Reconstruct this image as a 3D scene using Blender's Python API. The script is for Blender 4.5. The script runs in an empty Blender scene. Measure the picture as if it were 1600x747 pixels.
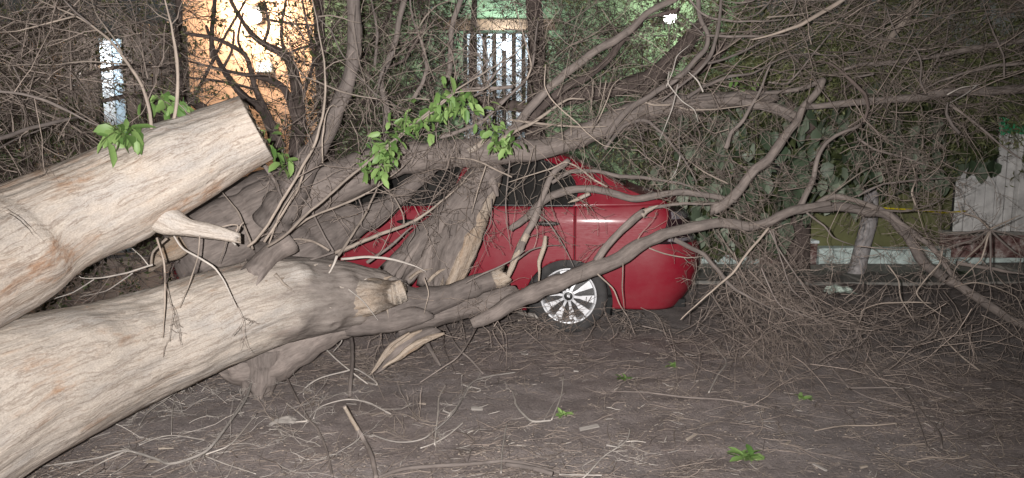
import bpy, math, random
import numpy as np
from mathutils import Vector, Matrix
random.seed(7)
RNG = np.random.default_rng(11)
R = math.radians
SC = bpy.context.scene
COL = SC.collection

# ------------------------------------------------------------------ camera
CAM_H, PITCH, FPX = 1.46, R(7.4), 1142.0
cam = bpy.data.objects.new('camera', bpy.data.cameras.new('camera'))
COL.objects.link(cam)
cam.location = (0, 0, CAM_H)
cam.rotation_euler = (R(90) - PITCH, 0, 0)
cam.data.sensor_width = 36.0
cam.data.lens = 36.0 * FPX / 1600.0
cam.data.clip_start = 0.05
cam.data.clip_end = 2000
SC.camera = cam
# ------------------------------------------------------------------ night sky
w = bpy.data.worlds.new('World'); SC.world = w; w.use_nodes = True
nt = w.node_tree
bg = nt.nodes['Background']
sky = nt.nodes.new('ShaderNodeTexSky')
sky.sky_type = 'NISHITA'; sky.sun_disc = False
sky.sun_elevation = R(4.0); sky.sun_rotation = R(200)
sky.air_density = 1.0; sky.dust_density = 4.0
hs = nt.nodes.new('ShaderNodeHueSaturation'); hs.inputs['Saturation'].default_value = 0.25
nt.links.new(sky.outputs[0], hs.inputs['Color'])
nt.links.new(hs.outputs[0], bg.inputs[0])
bg.inputs[1].default_value = 0.034
# ------------------------------------------------------------------ the photographer's flash
fl = bpy.data.lights.new('flash', 'SPOT')
fl.energy = 310.0; fl.color = (1.0, 0.965, 0.935)
fl.spot_size = R(112); fl.spot_blend = 1.0; fl.shadow_soft_size = 0.006
fl.use_nodes = True
_n = fl.node_tree.nodes
_f = _n.new('ShaderNodeLightFalloff'); _f.inputs['Strength'].default_value = 1.0
fl.node_tree.links.new(_f.outputs['Linear'], _n['Emission'].inputs['Strength'])
flash = bpy.data.objects.new('flash', fl); COL.objects.link(flash)
flash.location = (-0.055, -0.02, CAM_H + 0.022)
flash.rotation_euler = (R(90) - PITCH - R(3), 0, R(5))
# ------------------------------------------------------------------ exposure
vs = SC.view_settings
vs.view_transform = 'Standard'; vs.look = 'None'; vs.exposure = 0.0; vs.gamma = 1.0

# ------------------------------------------------------------------ geometry helpers
CP, SP = math.cos(PITCH), math.sin(PITCH)
def P(px, py, d):
    "a point seen in direction px,py at distance d along the view axis"
    a = (px - 800.0) / FPX; b = (373.5 - py) / FPX
    return np.array((a * d, (CP + b * SP) * d, CAM_H + (b * CP - SP) * d))
def G(px, py, h=0.0):
    "a point on the ground"
    b = (373.5 - py) / FPX
    d = (CAM_H - h) / (SP - b * CP)
    return P(px, py, d)
def WY(px, py, Y):
    b = (373.5 - py) / FPX
    return P(px, py, Y / (CP + b * SP))

def mesh_np(name, V, F, mat=None, parent=None, smooth=True, grain=None, tint=None, kind=None, mi=None):
    V = np.asarray(V, dtype=np.float32); F = np.asarray(F, dtype=np.int32)
    me = bpy.data.meshes.new(name)
    n = F.shape[1]
    me.vertices.add(len(V)); me.vertices.foreach_set('co', V.ravel())
    me.loops.add(F.size); me.loops.foreach_set('vertex_index', F.ravel())
    me.polygons.add(len(F))
    me.polygons.foreach_set('loop_start', np.arange(0, F.size, n, dtype=np.int32))
    me.polygons.foreach_set('loop_total', np.full(len(F), n, dtype=np.int32))
    if mi is not None: me.polygons.foreach_set('material_index', np.asarray(mi, dtype=np.int32))
    me.polygons.foreach_set('use_smooth', np.full(len(F), bool(smooth)))
    me.update(calc_edges=True)
    if grain is not None:
        at = me.attributes.new('grain', 'FLOAT_VECTOR', 'POINT'); at.data.foreach_set('vector', np.asarray(grain, np.float32).ravel())
    if tint is not None:
        at = me.attributes.new('tint', 'FLOAT', 'POINT'); at.data.foreach_set('value', np.asarray(tint, np.float32).ravel())
    if mat is not None:
        for m in (mat if isinstance(mat, (list, tuple)) else [mat]): me.materials.append(m)
    o = bpy.data.objects.new(name, me); COL.objects.link(o)
    if parent is not None: o.parent = parent
    if kind: o['kind'] = kind
    return o
def tag(o, label=None, cat=None, group=None, kind=None):
    if label: o['label'] = label
    if cat: o['category'] = cat
    if group: o['group'] = group
    if kind: o['kind'] = kind
    return o
def empty(name, loc=(0, 0, 0), rz=0.0, label=None, cat=None, group=None):
    o = bpy.data.objects.new(name, None); COL.objects.link(o)
    o.location = loc; o.rotation_euler = (0, 0, rz); o.empty_display_size = 0.1
    return tag(o, label, cat, group)
def child_fix(o, parent):
    "parent keeping the mesh written in world coordinates (parent may be moved)"
    o.parent = parent
    o.matrix_parent_inverse = pinv(parent)
    return o
def wmat(o):
    m = Matrix.LocRotScale(o.location, o.rotation_euler, o.scale)
    if o.parent: m = wmat(o.parent) @ o.matrix_parent_inverse @ m
    return m
def pinv(o): return wmat(o).inverted()

def vnoise(p, seed=0):
    "value noise, p (N,3) -> (N,) in -1..1"
    p = np.asarray(p, np.float64); i = np.floor(p).astype(np.int64); f = p - i
    f = f * f * (3 - 2 * f)
    def h(ix, iy, iz):
        n = (ix * 374761393 + iy * 668265263 + iz * 1274126177 + seed * 974711) & 0xffffffff
        n = ((n ^ (n >> 13)) * 1274126177) & 0xffffffff
        n = n ^ (n >> 16)
        return (n & 0xffff) / 32767.5 - 1.0
    r = 0
    for a in (0, 1):
        for b in (0, 1):
            for c in (0, 1):
                wgt = (f[:, 0] if a else 1 - f[:, 0]) * (f[:, 1] if b else 1 - f[:, 1]) * (f[:, 2] if c else 1 - f[:, 2])
                r = r + wgt * h(i[:, 0] + a, i[:, 1] + b, i[:, 2] + c)
    return r
def fbm(p, seed=0, oct=4):
    a, s, r = 1.0, 0.0, 0
    p = np.asarray(p, float)
    for k in range(oct):
        r = r + a * vnoise(p * 2 ** k, seed + k); s += a; a *= 0.55
    return r / s

def spline(pts, n):
    "Catmull-Rom through rows of pts, evenly resampled to n rows"
    p = np.asarray(pts, float)
    if len(p) == 2:
        t = np.linspace(0, 1, n)[:, None]; return p[0] * (1 - t) + p[1] * t
    q = np.vstack([2 * p[0] - p[1], p, 2 * p[-1] - p[-2]])
    out = []
    for i in range(1, len(q) - 2):
        t = np.linspace(0, 1, 12, endpoint=False)[:, None]
        a, b, c, d = q[i - 1], q[i], q[i + 1], q[i + 2]
        out.append(0.5 * (2 * b + (c - a) * t + (2 * a - 5 * b + 4 * c - d) * t * t + (3 * b - a - 3 * c + d) * t ** 3))
    out = np.vstack(out + [q[-2][None]])
    L = np.r_[0, np.cumsum(np.linalg.norm(np.diff(out[:, :3], axis=0), axis=1))]
    s = np.linspace(0, L[-1], n)
    return np.stack([np.interp(s, L, out[:, k]) for k in range(out.shape[1])], 1)

def tubes(Pn, Rn, S, cap=True):
    "batch of tubes: Pn (N,K,3), Rn (N,K) -> V, quads F, grain, tube index per vertex"
    N, K, _ = Pn.shape
    T = np.gradient(Pn, axis=1); T /= np.linalg.norm(T, axis=2, keepdims=True) + 1e-9
    ref = np.where(np.abs(T[:, :1, 2:3]) > 0.9, np.array([1.0, 0, 0]), np.array([0, 0, 1.0]))
    n = np.cross(T[:, 0], ref[:, 0]); n /= np.linalg.norm(n, axis=1, keepdims=True) + 1e-9
    NN = np.empty_like(Pn); NN[:, 0] = n
    for k in range(1, K):
        n = n - T[:, k] * np.sum(n * T[:, k], 1, keepdims=True)
        n /= np.linalg.norm(n, axis=1, keepdims=True) + 1e-9
        NN[:, k] = n
    B = np.cross(T, NN)
    a = np.arange(S) * 2 * math.pi / S
    ca, sa = np.cos(a), np.sin(a)
    ring = NN[:, :, None] * ca[None, None, :, None] + B[:, :, None] * sa[None, None, :, None]
    V = Pn[:, :, None] + ring * Rn[:, :, None, None]
    L = np.concatenate([np.zeros((N, 1)), np.cumsum(np.linalg.norm(np.diff(Pn, axis=1), axis=2), 1)], 1)
    off = RNG.uniform(0, 50, (N, 1))
    gr = np.stack(np.broadcast_arrays(ca[None, None] * Rn[:, :, None], sa[None, None] * Rn[:, :, None], (L + off)[:, :, None]), 3)
    idx = np.arange(N * K * S).reshape(N, K, S)
    q = np.stack([idx[:, :-1], np.roll(idx, -1, 2)[:, :-1], np.roll(idx, -1, 2)[:, 1:], idx[:, 1:]], -1).reshape(-1, 4)
    if cap and S >= 4 and S % 2 == 0:
        c = []
        for ring_i, rev in ((0, True), (K - 1, False)):
            r = idx[:, ring_i]
            for k in range(S // 2 - 1):
                f = np.stack([r[:, k], r[:, k + 1], r[:, S - 2 - k], r[:, S - 1 - k]], 1)
                c.append(f[:, ::-1] if rev else f)
        q = np.vstack([q] + c)
    ti = np.repeat(np.arange(N), K * S)
    return V.reshape(-1, 3), q, gr.reshape(-1, 3), ti, ring.reshape(-1, 3)

def join(parts):
    V, F, Gn, T = [], [], [], []; o = 0
    for v, f, g, t in parts:
        V.append(v); F.append(f + o); Gn.append(g); T.append(t); o += len(v)
    return np.vstack(V), np.vstack(F), np.vstack(Gn), np.concatenate(T)

# box helper collecting into quads
class Boxes:
    def __init__(s): s.V, s.F, s.n = [], [], 0
    def box(s, x0, x1, y0, y1, z0, z1, M=None, jit=0.0):
        v = np.array([(x, y, z) for z in (z0, z1) for y in (y0, y1) for x in (x0, x1)], float)
        if jit: v += RNG.uniform(-jit, jit, v.shape)
        if M is not None: v = np.array([M @ Vector(p) for p in v])
        f = np.array([(0, 2, 3, 1), (4, 5, 7, 6), (0, 1, 5, 4), (2, 6, 7, 3), (0, 4, 6, 2), (1, 3, 7, 5)])
        s.V.append(v); s.F.append(f + s.n); s.n += 8
        return s
    def build(s, name, mat, parent=None, bevel=0.0, kind=None):
        o = mesh_np(name, np.vstack(s.V), np.vstack(s.F), mat, parent, smooth=False, kind=kind)
        if bevel:
            b = o.modifiers.new('bevel', 'BEVEL'); b.width = bevel; b.segments = 2; b.limit_method = 'ANGLE'
        return o

# ------------------------------------------------------------------ materials
class NT:
    def __init__(s, name):
        s.m = bpy.data.materials.new(name); s.m.use_nodes = True
        s.t = s.m.node_tree; s.b = s.t.nodes['Principled BSDF']
    def n(s, t, **kw):
        x = s.t.nodes.new(t)
        for k, v in kw.items():
            if k in x.inputs: x.inputs[k].default_value = v
            else: setattr(x, k, v)
        return x
    def l(s, a, b): s.t.links.new(a, b)
    def mapping(s, src, scale):
        m = s.n('ShaderNodeMapping'); m.inputs['Scale'].default_value = scale; s.l(src, m.inputs[0]); return m.outputs[0]
    def noise(s, vec, scale, detail=4.0, rough=0.6, dist=0.0):
        x = s.n('ShaderNodeTexNoise'); x.inputs['Scale'].default_value = scale; x.inputs['Detail'].default_value = detail
        x.inputs['Roughness'].default_value = rough; x.inputs['Distortion'].default_value = dist
        s.l(vec, x.inputs['Vector']); return x.outputs[0]
    def ramp(s, fac, stops):
        r = s.n('ShaderNodeValToRGB'); e = r.color_ramp.elements
        while len(e) < len(stops): e.new(0.5)
        for i, (p, c) in enumerate(stops): e[i].position = p; e[i].color = (*c, 1) if len(c) == 3 else c
        s.l(fac, r.inputs[0]); return r.outputs[0]
    def mix(s, fac, a, b, mode='MIX'):
        x = s.n('ShaderNodeMix'); x.data_type = 'RGBA'; x.blend_type = mode
        for sock, v in ((x.inputs[0], fac), (x.inputs[6], a), (x.inputs[7], b)):
            if hasattr(v, 'is_output'): s.l(v, sock)
            elif isinstance(v, (int, float)): sock.default_value = v
            else: sock.default_value = (*v, 1)
        return x.outputs[2]
    def bump(s, h, strength=0.5, dist=0.01):
        b = s.n('ShaderNodeBump'); b.inputs['Strength'].default_value = strength; b.inputs['Distance'].default_value = dist
        s.l(h, b.inputs['Height']); s.l(b.outputs[0], s.b.inputs['Normal']); return b
    def fin(s, col, rough=0.8, **kw):
        if hasattr(col, 'is_output'): s.l(col, s.b.inputs['Base Color'])
        else: s.b.inputs['Base Color'].default_value = (*col, 1)
        s.b.inputs['Roughness'].default_value = rough
        for k, v in kw.items(): s.b.inputs[k.replace('_', ' ')].default_value = v
        return s.m

def mat_wood(name, c0, c1, c2, patch, pamt=0.55, fine=55.0, bumpd=0.006, line=0.7):
    t = NT(name)
    a = t.n('ShaderNodeAttribute'); a.attribute_name = 'grain'
    wn = t.n('ShaderNodeTexNoise'); wn.inputs['Scale'].default_value = 5.0; wn.inputs['Detail'].default_value = 3
    t.l(a.outputs['Vector'], wn.inputs['Vector'])
    sub = t.n('ShaderNodeVectorMath'); sub.operation = 'MULTIPLY_ADD'
    sub.inputs[1].default_value = (.05, .05, .12); t.l(wn.outputs['Color'], sub.inputs[0]); t.l(a.outputs['Vector'], sub.inputs[2])
    v = sub.outputs[0]
    n1 = t.noise(t.mapping(v, (1, 1, 0.075)), fine, 5, 0.62)
    n2 = t.noise(t.mapping(v, (1, 1, 0.05)), fine * .42, 5, 0.6)
    n3 = t.noise(t.mapping(v, (1, 1, 0.35)), 26, 5, 0.7)
    n4 = t.noise(t.mapping(v, (1, 1, 0.28)), 6.5, 4, 0.62)
    n5 = t.noise(t.mapping(v, (1, 1, 0.6)), 190, 3, 0.6)
    col = t.ramp(n3, [(0.28, c1), (0.5, tuple(.5 * (x + y) for x, y in zip(c1, c2))), (0.72, c2)])
    col = t.mix(t.ramp(n4, [(0.34, (1, 1, 1)), (0.5, (0, 0, 0))]), col, t.mix(0.5, col, tuple(sum(c1) / 3 * k for k in (1.03, 1.0, .98))))
    pm = t.ramp(n4, [(pamt, (0, 0, 0)), (pamt + 0.09, (1, 1, 1))])
    pm2 = t.mix(1.0, pm, t.ramp(n3, [(0.40, (0, 0, 0)), (0.62, (1, 1, 1))]), 'MULTIPLY')
    col = t.mix(pm2, col, t.mix(0.75, col, patch))
    w1 = t.ramp(n1, [(0.455, (0, 0, 0)), (0.50, (1, 1, 1)), (0.545, (0, 0, 0))])
    w2 = t.ramp(n2, [(0.47, (0, 0, 0)), (0.50, (1, 1, 1)), (0.53, (0, 0, 0))])
    gate = t.ramp(n3, [(0.35, (.15, .15, .15)), (0.65, (1, 1, 1))])
    f1 = t.mix(1.0, t.mix(1.0, w1, gate, 'MULTIPLY'), (line * .55,) * 3, 'MULTIPLY')
    f2 = t.mix(1.0, w2, (line,) * 3, 'MULTIPLY')
    col = t.mix(f1, col, c0); col = t.mix(f2, col, c0)  # grain and fissure lines; furrow shade is put into this dark colour
    col = t.mix(0.45, col, t.mix(1.0, col, t.ramp(n5, [(0.32, (.55, .52, .5)), (0.6, (1.15, 1.15, 1.15))]), 'MULTIPLY'))
    ba = t.n('ShaderNodeAttribute'); ba.attribute_name = 'bark'
    ad = t.n('ShaderNodeMath'); ad.operation = 'MULTIPLY_ADD'; ad.inputs[1].default_value = .9; ad.inputs[2].default_value = -.45; t.l(n4, ad.inputs[0])
    ad2 = t.n('ShaderNodeMath'); ad2.operation = 'ADD'; t.l(ad.outputs[0], ad2.inputs[0]); t.l(ba.outputs['Fac'], ad2.inputs[1])
    bm = t.ramp(ad2.outputs[0], [(.40, (0, 0, 0)), (.62, (1, 1, 1))])
    bc = t.ramp(t.mix(.5, n1, n3), [(.36, (.11, .092, .083)), (.62, (.235, .205, .19))])
    col = t.mix(t.mix(1.0, bm, (.85,) * 3, 'MULTIPLY'), col, bc)
    t.bump(t.mix(0.5, n1, n3), 1.0, bumpd * 2)
    return t.fin(col, 0.88, Specular_IOR_Level=0.12)
def mat_bark(name, dark, light, var=0.25, scale=55.0, pale=None):
    t = NT(name)
    a = t.n('ShaderNodeAttribute'); a.attribute_name = 'grain'
    ti = t.n('ShaderNodeAttribute'); ti.attribute_name = 'tint'
    v1 = t.mapping(a.outputs['Vector'], (1, 1, 0.16))
    s1 = t.noise(v1, scale, 5, 0.7, 0.3)
    s2 = t.noise(a.outputs['Vector'], 14, 3, 0.6)
    col = t.ramp(s1, [(0.30, dark), (0.62, light)])
    col = t.mix(0.35, col, t.mix(1.0, col, t.ramp(s2, [(0.35, (0.55, 0.55, 0.55)), (0.65, (1.25, 1.22, 1.2))]), 'MULTIPLY'))
    tv = t.ramp(ti.outputs['Fac'], [(0.0, (1 - var,) * 3), (1.0, (1 + var, 1 + var * 0.95, 1 + var * 0.85))])
    col = t.mix(1.0, col, tv, 'MULTIPLY')
    t.bump(s1, 0.6, 0.006)
    return t.fin(col, 0.9, Specular_IOR_Level=0.12)
def mat_leaf(name, c0, c1, trans=0.25, rough=0.5):
    t = NT(name)
    oi = t.n('ShaderNodeObjectInfo'); ti = t.n('ShaderNodeAttribute'); ti.attribute_name = 'tint'
    ad = t.n('ShaderNodeMath'); ad.operation = 'ADD'; t.l(oi.outputs['Random'], ad.inputs[0]); t.l(ti.outputs['Fac'], ad.inputs[1])
    fr = t.n('ShaderNodeMath'); fr.operation = 'FRACT'; t.l(ad.outputs[0], fr.inputs[0])
    col = t.ramp(fr.outputs[0], [(0.0, c0), (1.0, c1)])
    tc = t.n('ShaderNodeTexCoord')
    nz = t.noise(tc.outputs['Object'], 60, 3, 0.6)
    col = t.mix(0.4, col, t.mix(1.0, col, t.ramp(nz, [(0.35, (0.6, 0.65, 0.6)), (0.65, (1.2, 1.2, 1.1))]), 'MULTIPLY'))
    if trans: t.b.inputs['Subsurface Weight'].default_value = 0.0
    return t.fin(col, rough, Specular_IOR_Level=0.3)
def mat_plain(name, c, rough=0.7, var=0.25, scale=6.0, bump=0.0, **kw):
    t = NT(name)
    tc = t.n('ShaderNodeTexCoord')
    nz = t.noise(tc.outputs['Object'], scale, 6, 0.65)
    lo = tuple(x * (1 - var) for x in c); hi = tuple(min(1, x * (1 + var)) for x in c)
    col = t.ramp(nz, [(0.3, lo), (0.7, hi)])
    if bump: t.bump(t.noise(tc.outputs['Object'], scale * 12, 5, 0.7), bump, 0.01)
    return t.fin(col, rough, **kw)
def mat_emit(name, c, s):
    t = NT(name)
    t.b.inputs['Emission Color'].default_value = (*c, 1); t.b.inputs['Emission Strength'].default_value = s
    return t.fin(c, 0.5)

M = {}
M['trunk'] = mat_wood('bare_wood', (0.20, 0.155, 0.125), (0.395, 0.350, 0.312), (0.52, 0.458, 0.395), (0.29, 0.155, 0.08), .565, line=.55)
M['limbwood'] = mat_wood('sawn_limb_wood', (0.18, 0.13, 0.10), (0.395, 0.345, 0.305), (0.52, 0.455, 0.39), (0.27, 0.135, 0.065), .525, line=.6)
M['bark'] = mat_bark('grey_bark', (0.115, 0.097, 0.090), (0.205, 0.176, 0.163), 0.22)
M['darkbark'] = mat_bark('dark_bark', (0.055, 0.043, 0.040), (0.12, 0.096, 0.088), 0.25)  # darker bark copy; silhouette shade of the limbs behind is in this colour
M['tanbark'] = mat_bark('tan_bark', (0.20, 0.166, 0.142), (0.325, 0.275, 0.238), 0.25)
M['palebark'] = mat_bark('pale_bark', (0.29, 0.262, 0.242), (0.46, 0.425, 0.395), 0.28)
M['twig'] = mat_bark('twig_bark', (0.14, 0.115, 0.103), (0.27, 0.226, 0.203), 0.5)
M['splint'] = mat_wood('splintered_wood', (0.20, 0.14, 0.095), (0.315, 0.26, 0.21), (0.43, 0.365, 0.30), (0.28, 0.17, 0.09), 0.6, 90)
M['brownwood'] = mat_wood('brown_wood', (0.13, 0.095, 0.07), (0.27, 0.215, 0.17), (0.38, 0.315, 0.255), (0.25, 0.145, 0.075), 0.5, 90)
M['leaf'] = mat_leaf('fresh_leaf', (0.070, 0.140, 0.035), (0.205, 0.300, 0.105))
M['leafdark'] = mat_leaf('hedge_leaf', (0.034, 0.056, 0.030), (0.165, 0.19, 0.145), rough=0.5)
M['olive'] = mat_leaf('olive_leaf', (0.060, 0.066, 0.026), (0.185, 0.195, 0.090))

# ground
def mat_ground():
    t = NT('dirt')
    tc = t.n('ShaderNodeTexCoord')
    big = t.noise(tc.outputs['Object'], 0.9, 5, 0.6)
    mid = t.noise(tc.outputs['Object'], 7, 6, 0.7)
    fine = t.noise(tc.outputs['Object'], 70, 4, 0.7)
    v = t.n('ShaderNodeTexVoronoi'); v.inputs['Scale'].default_value = 120; t.l(tc.outputs['Object'], v.inputs['Vector'])
    col = t.ramp(mid, [(0.3, (0.185, 0.158, 0.151)), (0.7, (0.335, 0.290, 0.280))])
    col = t.mix(t.ramp(big, [(0.42, (0, 0, 0)), (0.58, (1, 1, 1))]), t.mix(1.0, col, (.80, .79, .79), 'MULTIPLY'), t.mix(0.6, col, (0.205, 0.184, 0.182)))
    col = t.mix(0.5, col, t.mix(1.0, col, t.ramp(fine, [(0.35, (0.55, 0.55, 0.55)), (0.68, (1.55, 1.5, 1.42))]), 'MULTIPLY'))
    col = t.mix(t.ramp(v.outputs['Distance'], [(0.0, (1, 1, 1)), (0.10, (0, 0, 0))]), col, t.mix(0.35, col, (0.42, 0.38, 0.34)))
    t.bump(t.mix(0.5, mid, fine), 0.9, 0.02)
    return t.fin(col, 0.95, Specular_IOR_Level=0.1)
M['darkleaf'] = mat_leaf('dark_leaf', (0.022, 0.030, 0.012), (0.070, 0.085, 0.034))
M['ground'] = mat_ground()
M['concrete'] = mat_plain('concrete', (0.20, 0.19, 0.175), 0.9, 0.3, 5, 0.5)
M['kerbpaint'] = mat_plain('pale_kerb_paint', (0.46, 0.54, 0.52), 0.85, 0.3, 7, 0.5)
def mat_redblock():
    t = NT('flaking_red_paint'); tc = t.n('ShaderNodeTexCoord')
    n1 = t.noise(tc.outputs['Object'], 9, 5, 0.7)
    col = t.ramp(n1, [(0.42, (0.10, 0.045, 0.042)), (0.56, (0.22, 0.15, 0.14)), (0.66, (0.42, 0.38, 0.36))])
    t.bump(n1, 0.5, 0.01)
    return t.fin(col, 0.9)
M['redblock'] = mat_redblock()
M['whitepaint'] = mat_plain('white_paint', (0.62, 0.66, 0.68), 0.6, 0.15, 6)
M['olivewall'] = mat_plain('olive_paint', (0.125, 0.128, 0.055), 0.9, 0.2, 2.5, 0.3)
M['orangewall'] = mat_plain('orange_plaster', (0.58, 0.36, 0.235), 0.9, 0.12, 3, 0.3)
M['greenwall'] = mat_plain('green_plaster', (0.20, 0.29, 0.16), 0.9, 0.2, 3, 0.3)
M['timber'] = mat_plain('timber', (0.17, 0.105, 0.06), 0.85, 0.4, 9, 0.4)
M['fencewood'] = mat_plain('fence_wood', (0.09, 0.065, 0.05), 0.85, 0.4, 8, 0.4)
M['dark'] = mat_plain('dark_gap', (0.012, 0.012, 0.012), 0.9, 0.1)
M['sheet'] = mat_plain('white_sheet', (0.52, 0.51, 0.50), 0.7, 0.28, 7)
M['greencloth'] = mat_plain('green_cloth', (0.03, 0.33, 0.14), 0.7, 0.2, 8)
M['whitewash'] = mat_plain('whitewashed_bark', (0.30, 0.28, 0.28), 0.9, 0.4, 14, 0.6)
M['yellow'] = mat_plain('yellow_cord', (0.60, 0.48, 0.02), 0.6, 0.15)
M['plastic'] = mat_plain('pale_plastic', (0.45, 0.52, 0.46), 0.4, 0.3, 20)
# car
def mat_paint():
    t = NT('red_paint'); tc = t.n('ShaderNodeTexCoord')
    dust = t.noise(tc.outputs['Object'], 3.5, 6, 0.7)
    sc = t.noise(t.mapping(tc.outputs['Object'], (3, 3, 22)), 6, 4, 0.7, 0.8)
    dm = t.ramp(dust, [(0.38, (0, 0, 0)), (0.80, (0.34, 0.34, 0.34))])
    col = t.mix(dm, (0.185, 0.0055, 0.0165), (0.22, 0.085, 0.085))
    rg = t.ramp(sc, [(0.35, (0.42,) * 3), (0.7, (0.62,) * 3)])
    t.l(rg, t.b.inputs['Roughness'])
    o = t.n('ShaderNodeBump'); o.inputs['Strength'].default_value = 0.12; o.inputs['Distance'].default_value = 0.03
    t.l(t.noise(tc.outputs['Object'], 4.0, 2, 0.5), o.inputs['Height']); t.l(o.outputs[0], t.b.inputs['Normal'])
    t.fin(col, 0.3, Coat_Weight=0.14, Coat_Roughness=0.12, Specular_IOR_Level=0.3)
    t.l(rg, t.b.inputs['Roughness'])
    return t.m
M['paint'] = mat_paint()
M['glass'] = mat_plain('tinted_glass', (0.022, 0.021, 0.020), 0.12, 0.5, 3, Specular_IOR_Level=0.5)
M['rubber'] = mat_plain('dusty_rubber', (0.034, 0.032, 0.032), 0.85, 0.5, 12, 0.3)
M['trim'] = mat_plain('black_trim', (0.015, 0.015, 0.015), 0.45, 0.2)
M['alloy'] = mat_plain('alloy', (0.62, 0.62, 0.64), 0.35, 0.12, 15, Metallic=0.25)
M['alloydark'] = mat_plain('dark_alloy', (0.022, 0.02, 0.02), 0.5, 0.4, 12)
M['lampsmoke'] = mat_plain('smoked_lens', (0.022, 0.010, 0.013), 0.15, 0.4, 10, Coat_Weight=0.6)
M['lampclear'] = mat_plain('clear_lens', (0.22, 0.20, 0.22), 0.08, 0.3, 25, Coat_Weight=1.0, Metallic=0.4)
M['reflector'] = mat_plain('pink_reflector', (0.9, 0.45, 0.40), 0.2, 0.1)

# ------------------------------------------------------------------ ground
def build_ground():
    def ax(lo, hi, a, b, step, coarse):
        return np.unique(np.r_[np.linspace(lo, a, coarse), np.arange(a, b, step), np.linspace(b, hi, coarse)])
    xs = ax(-150, 150, -5, 6.5, 0.045, 8); ys = ax(-60, 240, 1.6, 8.3, 0.04, 8)
    X, Y = np.meshgrid(xs, ys)
    p = np.stack([X.ravel(), Y.ravel(), np.zeros(X.size)], 1)
    z = 0.035 * fbm(p * 1.1, 3, 3) + 0.012 * fbm(p * 7, 9, 3) + 0.006 * vnoise(p * 24, 5)
    inside = (p[:, 0] > -4.9) & (p[:, 0] < 6.4) & (p[:, 1] > 1.65) & (p[:, 1] < 8.2)
    z = np.where(inside, z, -0.004)
    p[:, 2] = z
    ny, nx = X.shape
    idx = np.arange(ny * nx).reshape(ny, nx)
    F = np.stack([idx[:-1, :-1], idx[:-1, 1:], idx[1:, 1:], idx[1:, :-1]], -1).reshape(-1, 4)
    return mesh_np('ground', p, F, M['ground'], kind='structure')
build_ground()
def gz(x, y):
    p = np.stack([np.atleast_1d(x), np.atleast_1d(y), np.zeros(np.size(x))], 1)
    return 0.035 * fbm(p * 1.1, 3, 3) + 0.012 * fbm(p * 7, 9, 3) + 0.006 * vnoise(p * 24, 5)

# concrete path along the far kerb (slabs), then the kerb blocks
path = empty('path', (0, 0, 0)); path['kind'] = 'structure'
x = 0.9
while x < 9.5:
    wd = random.uniform(0.9, 1.15)
    Boxes().box(x, x + wd - 0.02, 7.55 + random.uniform(-.03, .03), 8.72, -0.05, 0.035 + random.uniform(-.012, .012), jit=0.006).build('slab', M['concrete'], path, 0.012)
    x += wd
kerb = empty('kerb', (0, 8.85, 0)); kerb['kind'] = 'structure'
xb = [(3.02, 3.70, 'r'), (3.72, 4.30, 'g'), (4.32, 4.90, 'g'), (4.92, 5.50, 'g'), (5.52, 6.3, 'g'), (6.32, 7.2, 'g'), (7.22, 8.2, 'g'), (2.2, 3.0, 'g'), (1.3, 2.18, 'g'), (.4, 1.28, 'g')]
for a, b, k in xb:
    h = 0.27 if k == 'r' else 0.205 + random.uniform(-.012, .012)
    bl = Boxes().box(a, b, -0.10, 0.14, -0.05, h, jit=0.006).build('kerb_block', M['redblock' if k == 'r' else 'kerbpaint'], kerb, 0.012)
    if k == 'r':
        bl['label'] = 'taller kerb block with flaking red paint'
        cp = Boxes().box(a - .01, b + .01, -0.115, 0.15, h + .002, h + 0.035, jit=0.004).build('coping', M['whitepaint'], bl, 0.008)

# olive garden wall behind the kerb
gw = empty('garden_wall', (5.0, 9.3, 0), label='low olive green painted garden wall behind the pale kerb', cat='wall')
Boxes().box(-2.3, 4.2, 0, 0.16, 0, 1.02).build('wall_body', M['olivewall'], gw, 0.01)
for k in range(9):
    Boxes().box(-2.32 + k * .73, -2.32 + k * .73 + .725, -0.02, 0.18, 1.022, 1.07, jit=0.003).build('coping', M['olivewall'], gw, 0.008)
Boxes().box(-1.62, -1.50, -0.018, -0.002, .50, .60).build('plate', M['whitepaint'], gw, 0.003)

# white boarded hut with green strip on top, right edge
hut = empty('garden_hut', (6.5, 8.75, 0), label='white boarded hut with green strip along its top at the right edge', cat='hut')
def hutpiece(name, px0, px1, py0, py1, mat, dy=0.0, th=0.03, Y=8.75, slant=0.0):
    a = WY(px0, py1, Y); b = WY(px1, py1, Y); b[2] = WY(px1, py0, Y)[2]
    bx = Boxes().box(a[0] - 6.5, b[0] - 6.5, dy, dy + th, a[2], b[2] - 0.0, jit=0.006)
    return bx.build(name, mat, hut, 0.005)
for k in range(12):
    hutpiece('board', 1490 + k * 15.2, 1503.4 + k * 15.2, 256 - (k > 3) * 48, 362, M['sheet'], 0.0 + random.uniform(0, .006))
hutpiece('base', 1485, 1685, 366, 402, M['redblock'], -0.05, 0.3)
hutpiece('sill', 1483, 1690, 361.5, 366.5, M['concrete'], -0.07, 0.3)
hutpiece('back_panel', 1489, 1680, 210, 400, M['dark'], 0.05, 0.05)
hutpiece('corner_post', 1578, 1600, 205, 361, M['sheet'], -0.09, 0.08)
V = []; n = 26
a = WY(1548, 213, 8.62); b = WY(1690, 186, 8.62)
for i in range(n):
    t = i / (n - 1); xx = a[0] + (b[0] - a[0]) * t
    yy = 8.60 + 0.02 * math.sin(i * 1.3)
    V.append((xx, yy, a[2] + 0.035 * abs(math.sin(i * 1.1)) + 0.01 * random.random())); V.append((xx, yy + .01, b[2] + 0.02 * math.sin(i * .7)))
V = np.array(V)
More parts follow.
